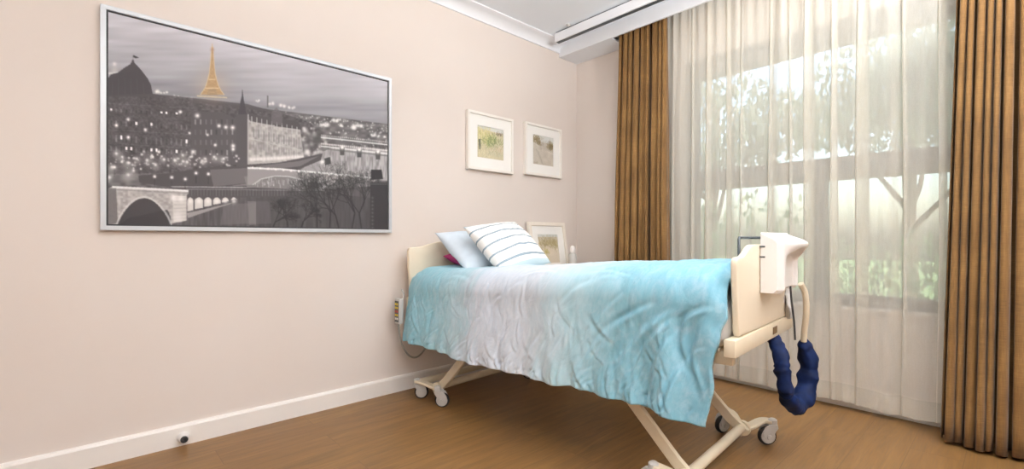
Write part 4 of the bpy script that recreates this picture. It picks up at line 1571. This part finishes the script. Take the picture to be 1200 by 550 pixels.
# ------------------------------------------------------------------ bedside cabinet with leaning print and bottle
cab = thing('bedside_cabinet', 'beige bedside cabinet standing between the bed and the room corner', 'cabinet', (-.47, -.26, 0))
bm = bmesh.new()
box(bm, -.27, .27, -.20, .23, .06, .68, .003)
bm_obj('body', bm, M['cabinet'], cab, smooth=False)
bm = bmesh.new()
box(bm, -.28, .28, -.22, .235, .68, .70, .004)
bm_obj('top', bm, M['cabinet'], cab, smooth=False)
for z in (.08, .28, .48):
    bm = bmesh.new()
    box(bm, -.26, .26, -.217, -.198, z, z + .19, .003)
    d = bm_obj('drawer', bm, M['cabinet'], cab, smooth=False)
    bm = bmesh.new()
    tube(bm, [(-.06, -.214, z + .13), (-.06, -.236, z + .13), (.06, -.236, z + .13), (.06, -.214, z + .13)], .005, 8)
    bm_obj('handle', bm, M['steel'], d)
for x in (-.25, .25):
    for y in (-.18, .21):
        bm = bmesh.new()
        box(bm, x - .018, x + .018, y - .018, y + .018, 0, .062, .002)
        bm_obj('foot', bm, M['cabinet'], cab, smooth=False)
small_picture((-.450, -.082, .701), .450, .440, .245, .245, .092, dune_art(3), 'pale framed dune grass print leaning against the wall behind the bed', M['frame_pale'], rot=(math.radians(-8.5), 0, 0), bar=.030)
bot = thing('bottle', 'small white capped bottle beside the leaning print behind the bed', 'bottle', (-.318, -.215, .701))
bm = bmesh.new()
lathe(bm, [(0, 0), (.032, 0), (.035, .006), (.035, .140), (.032, .165), (.022, .180), (0, .181)], 24)
bm_obj('body', bm, M['grey_plastic'], bot)
bm = bmesh.new()
lathe(bm, [(0, .180), (.024, .180), (.025, .205), (.020, .228), (.010, .240), (0, .242)], 24)
bm_obj('cap', bm, M['white_plastic'], bot)

# ------------------------------------------------------------------ door stop on the skirting
ds = thing('door_stop', 'small white door stop with black rubber tip on the skirting board', 'door stop', (-2.995, -.016, .040))
Rm = Matrix.Rotation(PI / 2, 4, 'X')
bm = bmesh.new()
lathe(bm, [(0, 0), (.026, 0), (.026, .006), (.021, .012), (.019, .034), (0, .034)], 24, Rm)
bm_obj('body', bm, M['white_plastic'], ds)
bm = bmesh.new()
lathe(bm, [(0, .033), (.0150, .033), (.0158, .040), (.013, .047), (.006, .047), (.004, .044), (0, .044)], 24, Rm)
bm_obj('rubber_tip', bm, M['black_rubber'], ds)

# ------------------------------------------------------------------ outdoors
GZ = -.25
slab('ground', .25, 30, -22, 16, GZ - .2, GZ, M['lawn'], 'lawn outside the window', 'lawn')
def leaf_cloud(centres, n, size, rnd):
    vs, fs = [], []
    for _ in range(n):
        c, r = rnd.choice(centres)
        d = Vector((rnd.gauss(0, 1), rnd.gauss(0, 1), rnd.gauss(0, 1))).normalized() * (rnd.random() ** .4)
        p = Vector((c[0] + d.x * r[0], c[1] + d.y * r[1], c[2] + d.z * r[2]))
        q = Matrix.Rotation(rnd.random() * 6.3, 3, 'Z') @ Matrix.Rotation(rnd.random() * 3, 3, 'X')
        k = len(vs)
        L = size * (.7 + .6 * rnd.random())
        for a, b, e in ((0, -L, 0), (L * .38, -.1 * L, .1 * L), (0, L, 0), (-L * .38, -.1 * L, .1 * L)):
            vs.append(p + q @ Vector((a, b, e)))
        fs.append((k, k + 1, k + 2, k + 3))
    return vs, fs
def tree(x, y, h, centres, n, seed, label):
    rnd = random.Random(seed)
    t = thing('tree', label, 'tree', (x, y, GZ), 0, 'garden trees outside the window')
    bm = bmesh.new()
    trunk = spline([(0, 0, -.05), (.03, .05, h * .25), (-.04, .02, h * .5), (.05, -.06, h * .95)], 16)
    tube(bm, trunk, [.13 * (1 - .6 * k / 16) for k in range(17)], 10)
    for c, r in centres:
        s = trunk[rnd.randint(5, 12)]
        e = Vector(c)
        mid = (s + e) / 2 + Vector((rnd.uniform(-.15, .15), rnd.uniform(-.15, .15), -.05))
        tube(bm, spline([s, mid, e], 10), [.05 * (1 - .75 * k / 10) for k in range(11)], 7)
    bm_obj('trunk', bm, M['bark'], t)
    vs, fs = leaf_cloud(centres, n, .085, rnd)
    mesh_obj('crown', vs, fs, M['leaf'], t, smooth=False)
    return t
tree(4.2, .6, 3.6, [((0, -.3, 2.6), (.7, .8, .5)), ((.2, .9, 2.3), (.6, .7, .45)), ((-.2, -1.1, 2.9), (.6, .7, .5)), ((.1, .2, 3.5), (.9, 1.1, .5)), ((0, 1.3, 3.1), (.6, .6, .4))], 3800, 21, 'leafy garden tree seen through the sheer near the window end by the bed')
tree(3.6, -3.0, 3.6, [((0, .1, 2.5), (.8, .9, .6)), ((.2, 1.0, 3.0), (.7, .7, .5)), ((-.2, -.9, 2.6), (.7, .8, .6)), ((.1, .2, 3.6), (1.0, 1.1, .6)), ((-.1, -.2, 1.9), (.5, .9, .35))], 6500, 22, 'leafy garden tree seen through the sheer near the right curtain')
tree(6.8, -1.6, 4.2, [((0, 0, 3.0), (.9, 1.0, .7)), ((.2, 1.1, 3.5), (.8, .8, .6)), ((-.2, -1.2, 3.3), (.8, .9, .7)), ((.1, .2, 4.2), (1.2, 1.3, .6))], 4200, 23, 'leafy garden tree standing farther off behind the lower hedge')
rnd = random.Random(4)
vs, fs = leaf_cloud([((0, -7 + k * .55, (.86 if -7 + k * .55 > -1.2 else .62) + .08 * math.sin(k * 1.7)), (.45, .5, .95 if -7 + k * .55 > -1.2 else .70)) for k in range(26)], 11000, .06, rnd)
hd = mesh_obj('hedge', vs, fs, M['hedge'], smooth=False)
hd.location = (3.0, 0.0, GZ)
tag(hd, 'clipped green hedge across the garden below the window', 'hedge')

# ------------------------------------------------------------------ sky and sun-less daylight
w = bpy.data.worlds.new('sky')
SC.world = w
w.use_nodes = True
nt = w.node_tree
nt.nodes.clear()
out = nt.nodes.new('ShaderNodeOutputWorld')
bg = nt.nodes.new('ShaderNodeBackground')
sky = nt.nodes.new('ShaderNodeTexSky')
sky.sky_type = 'NISHITA'
sky.sun_disc = False
sky.sun_elevation = math.radians(52)
sky.sun_rotation = math.radians(200)
sky.air_density = 1.2
sky.dust_density = 3.5
sky.ozone_density = 1.0
bg.inputs['Strength'].default_value = 0.80
nt.links.new(sky.outputs[0], bg.inputs['Color'])
nt.links.new(bg.outputs[0], out.inputs['Surface'])

# ------------------------------------------------------------------ camera
cam = bpy.data.cameras.new('camera')
cam.sensor_fit = 'HORIZONTAL'
cam.sensor_width = 36
cam.lens = 36 * 542 / 1200
cam.shift_y = 5 / 1200
cam.clip_start = .05
co = bpy.data.objects.new('camera', cam)
COL.objects.link(co)
co.location = (-3.343, -2.739, 1.0)
co.rotation_euler = (PI / 2, 0, math.radians(47.3 - 90))
SC.camera = co

# ------------------------------------------------------------------ view
vs_ = SC.view_settings
vs_.view_transform = 'Standard'
vs_.look = 'None'
vs_.gamma = 1
vs_.exposure = -0.42
vs_.use_curve_mapping = False
cy = SC.cycles
cy.use_denoising = True
cy.max_bounces = 10
cy.diffuse_bounces = 6
cy.transparent_max_bounces = 24
cy.sample_clamp_indirect = 6
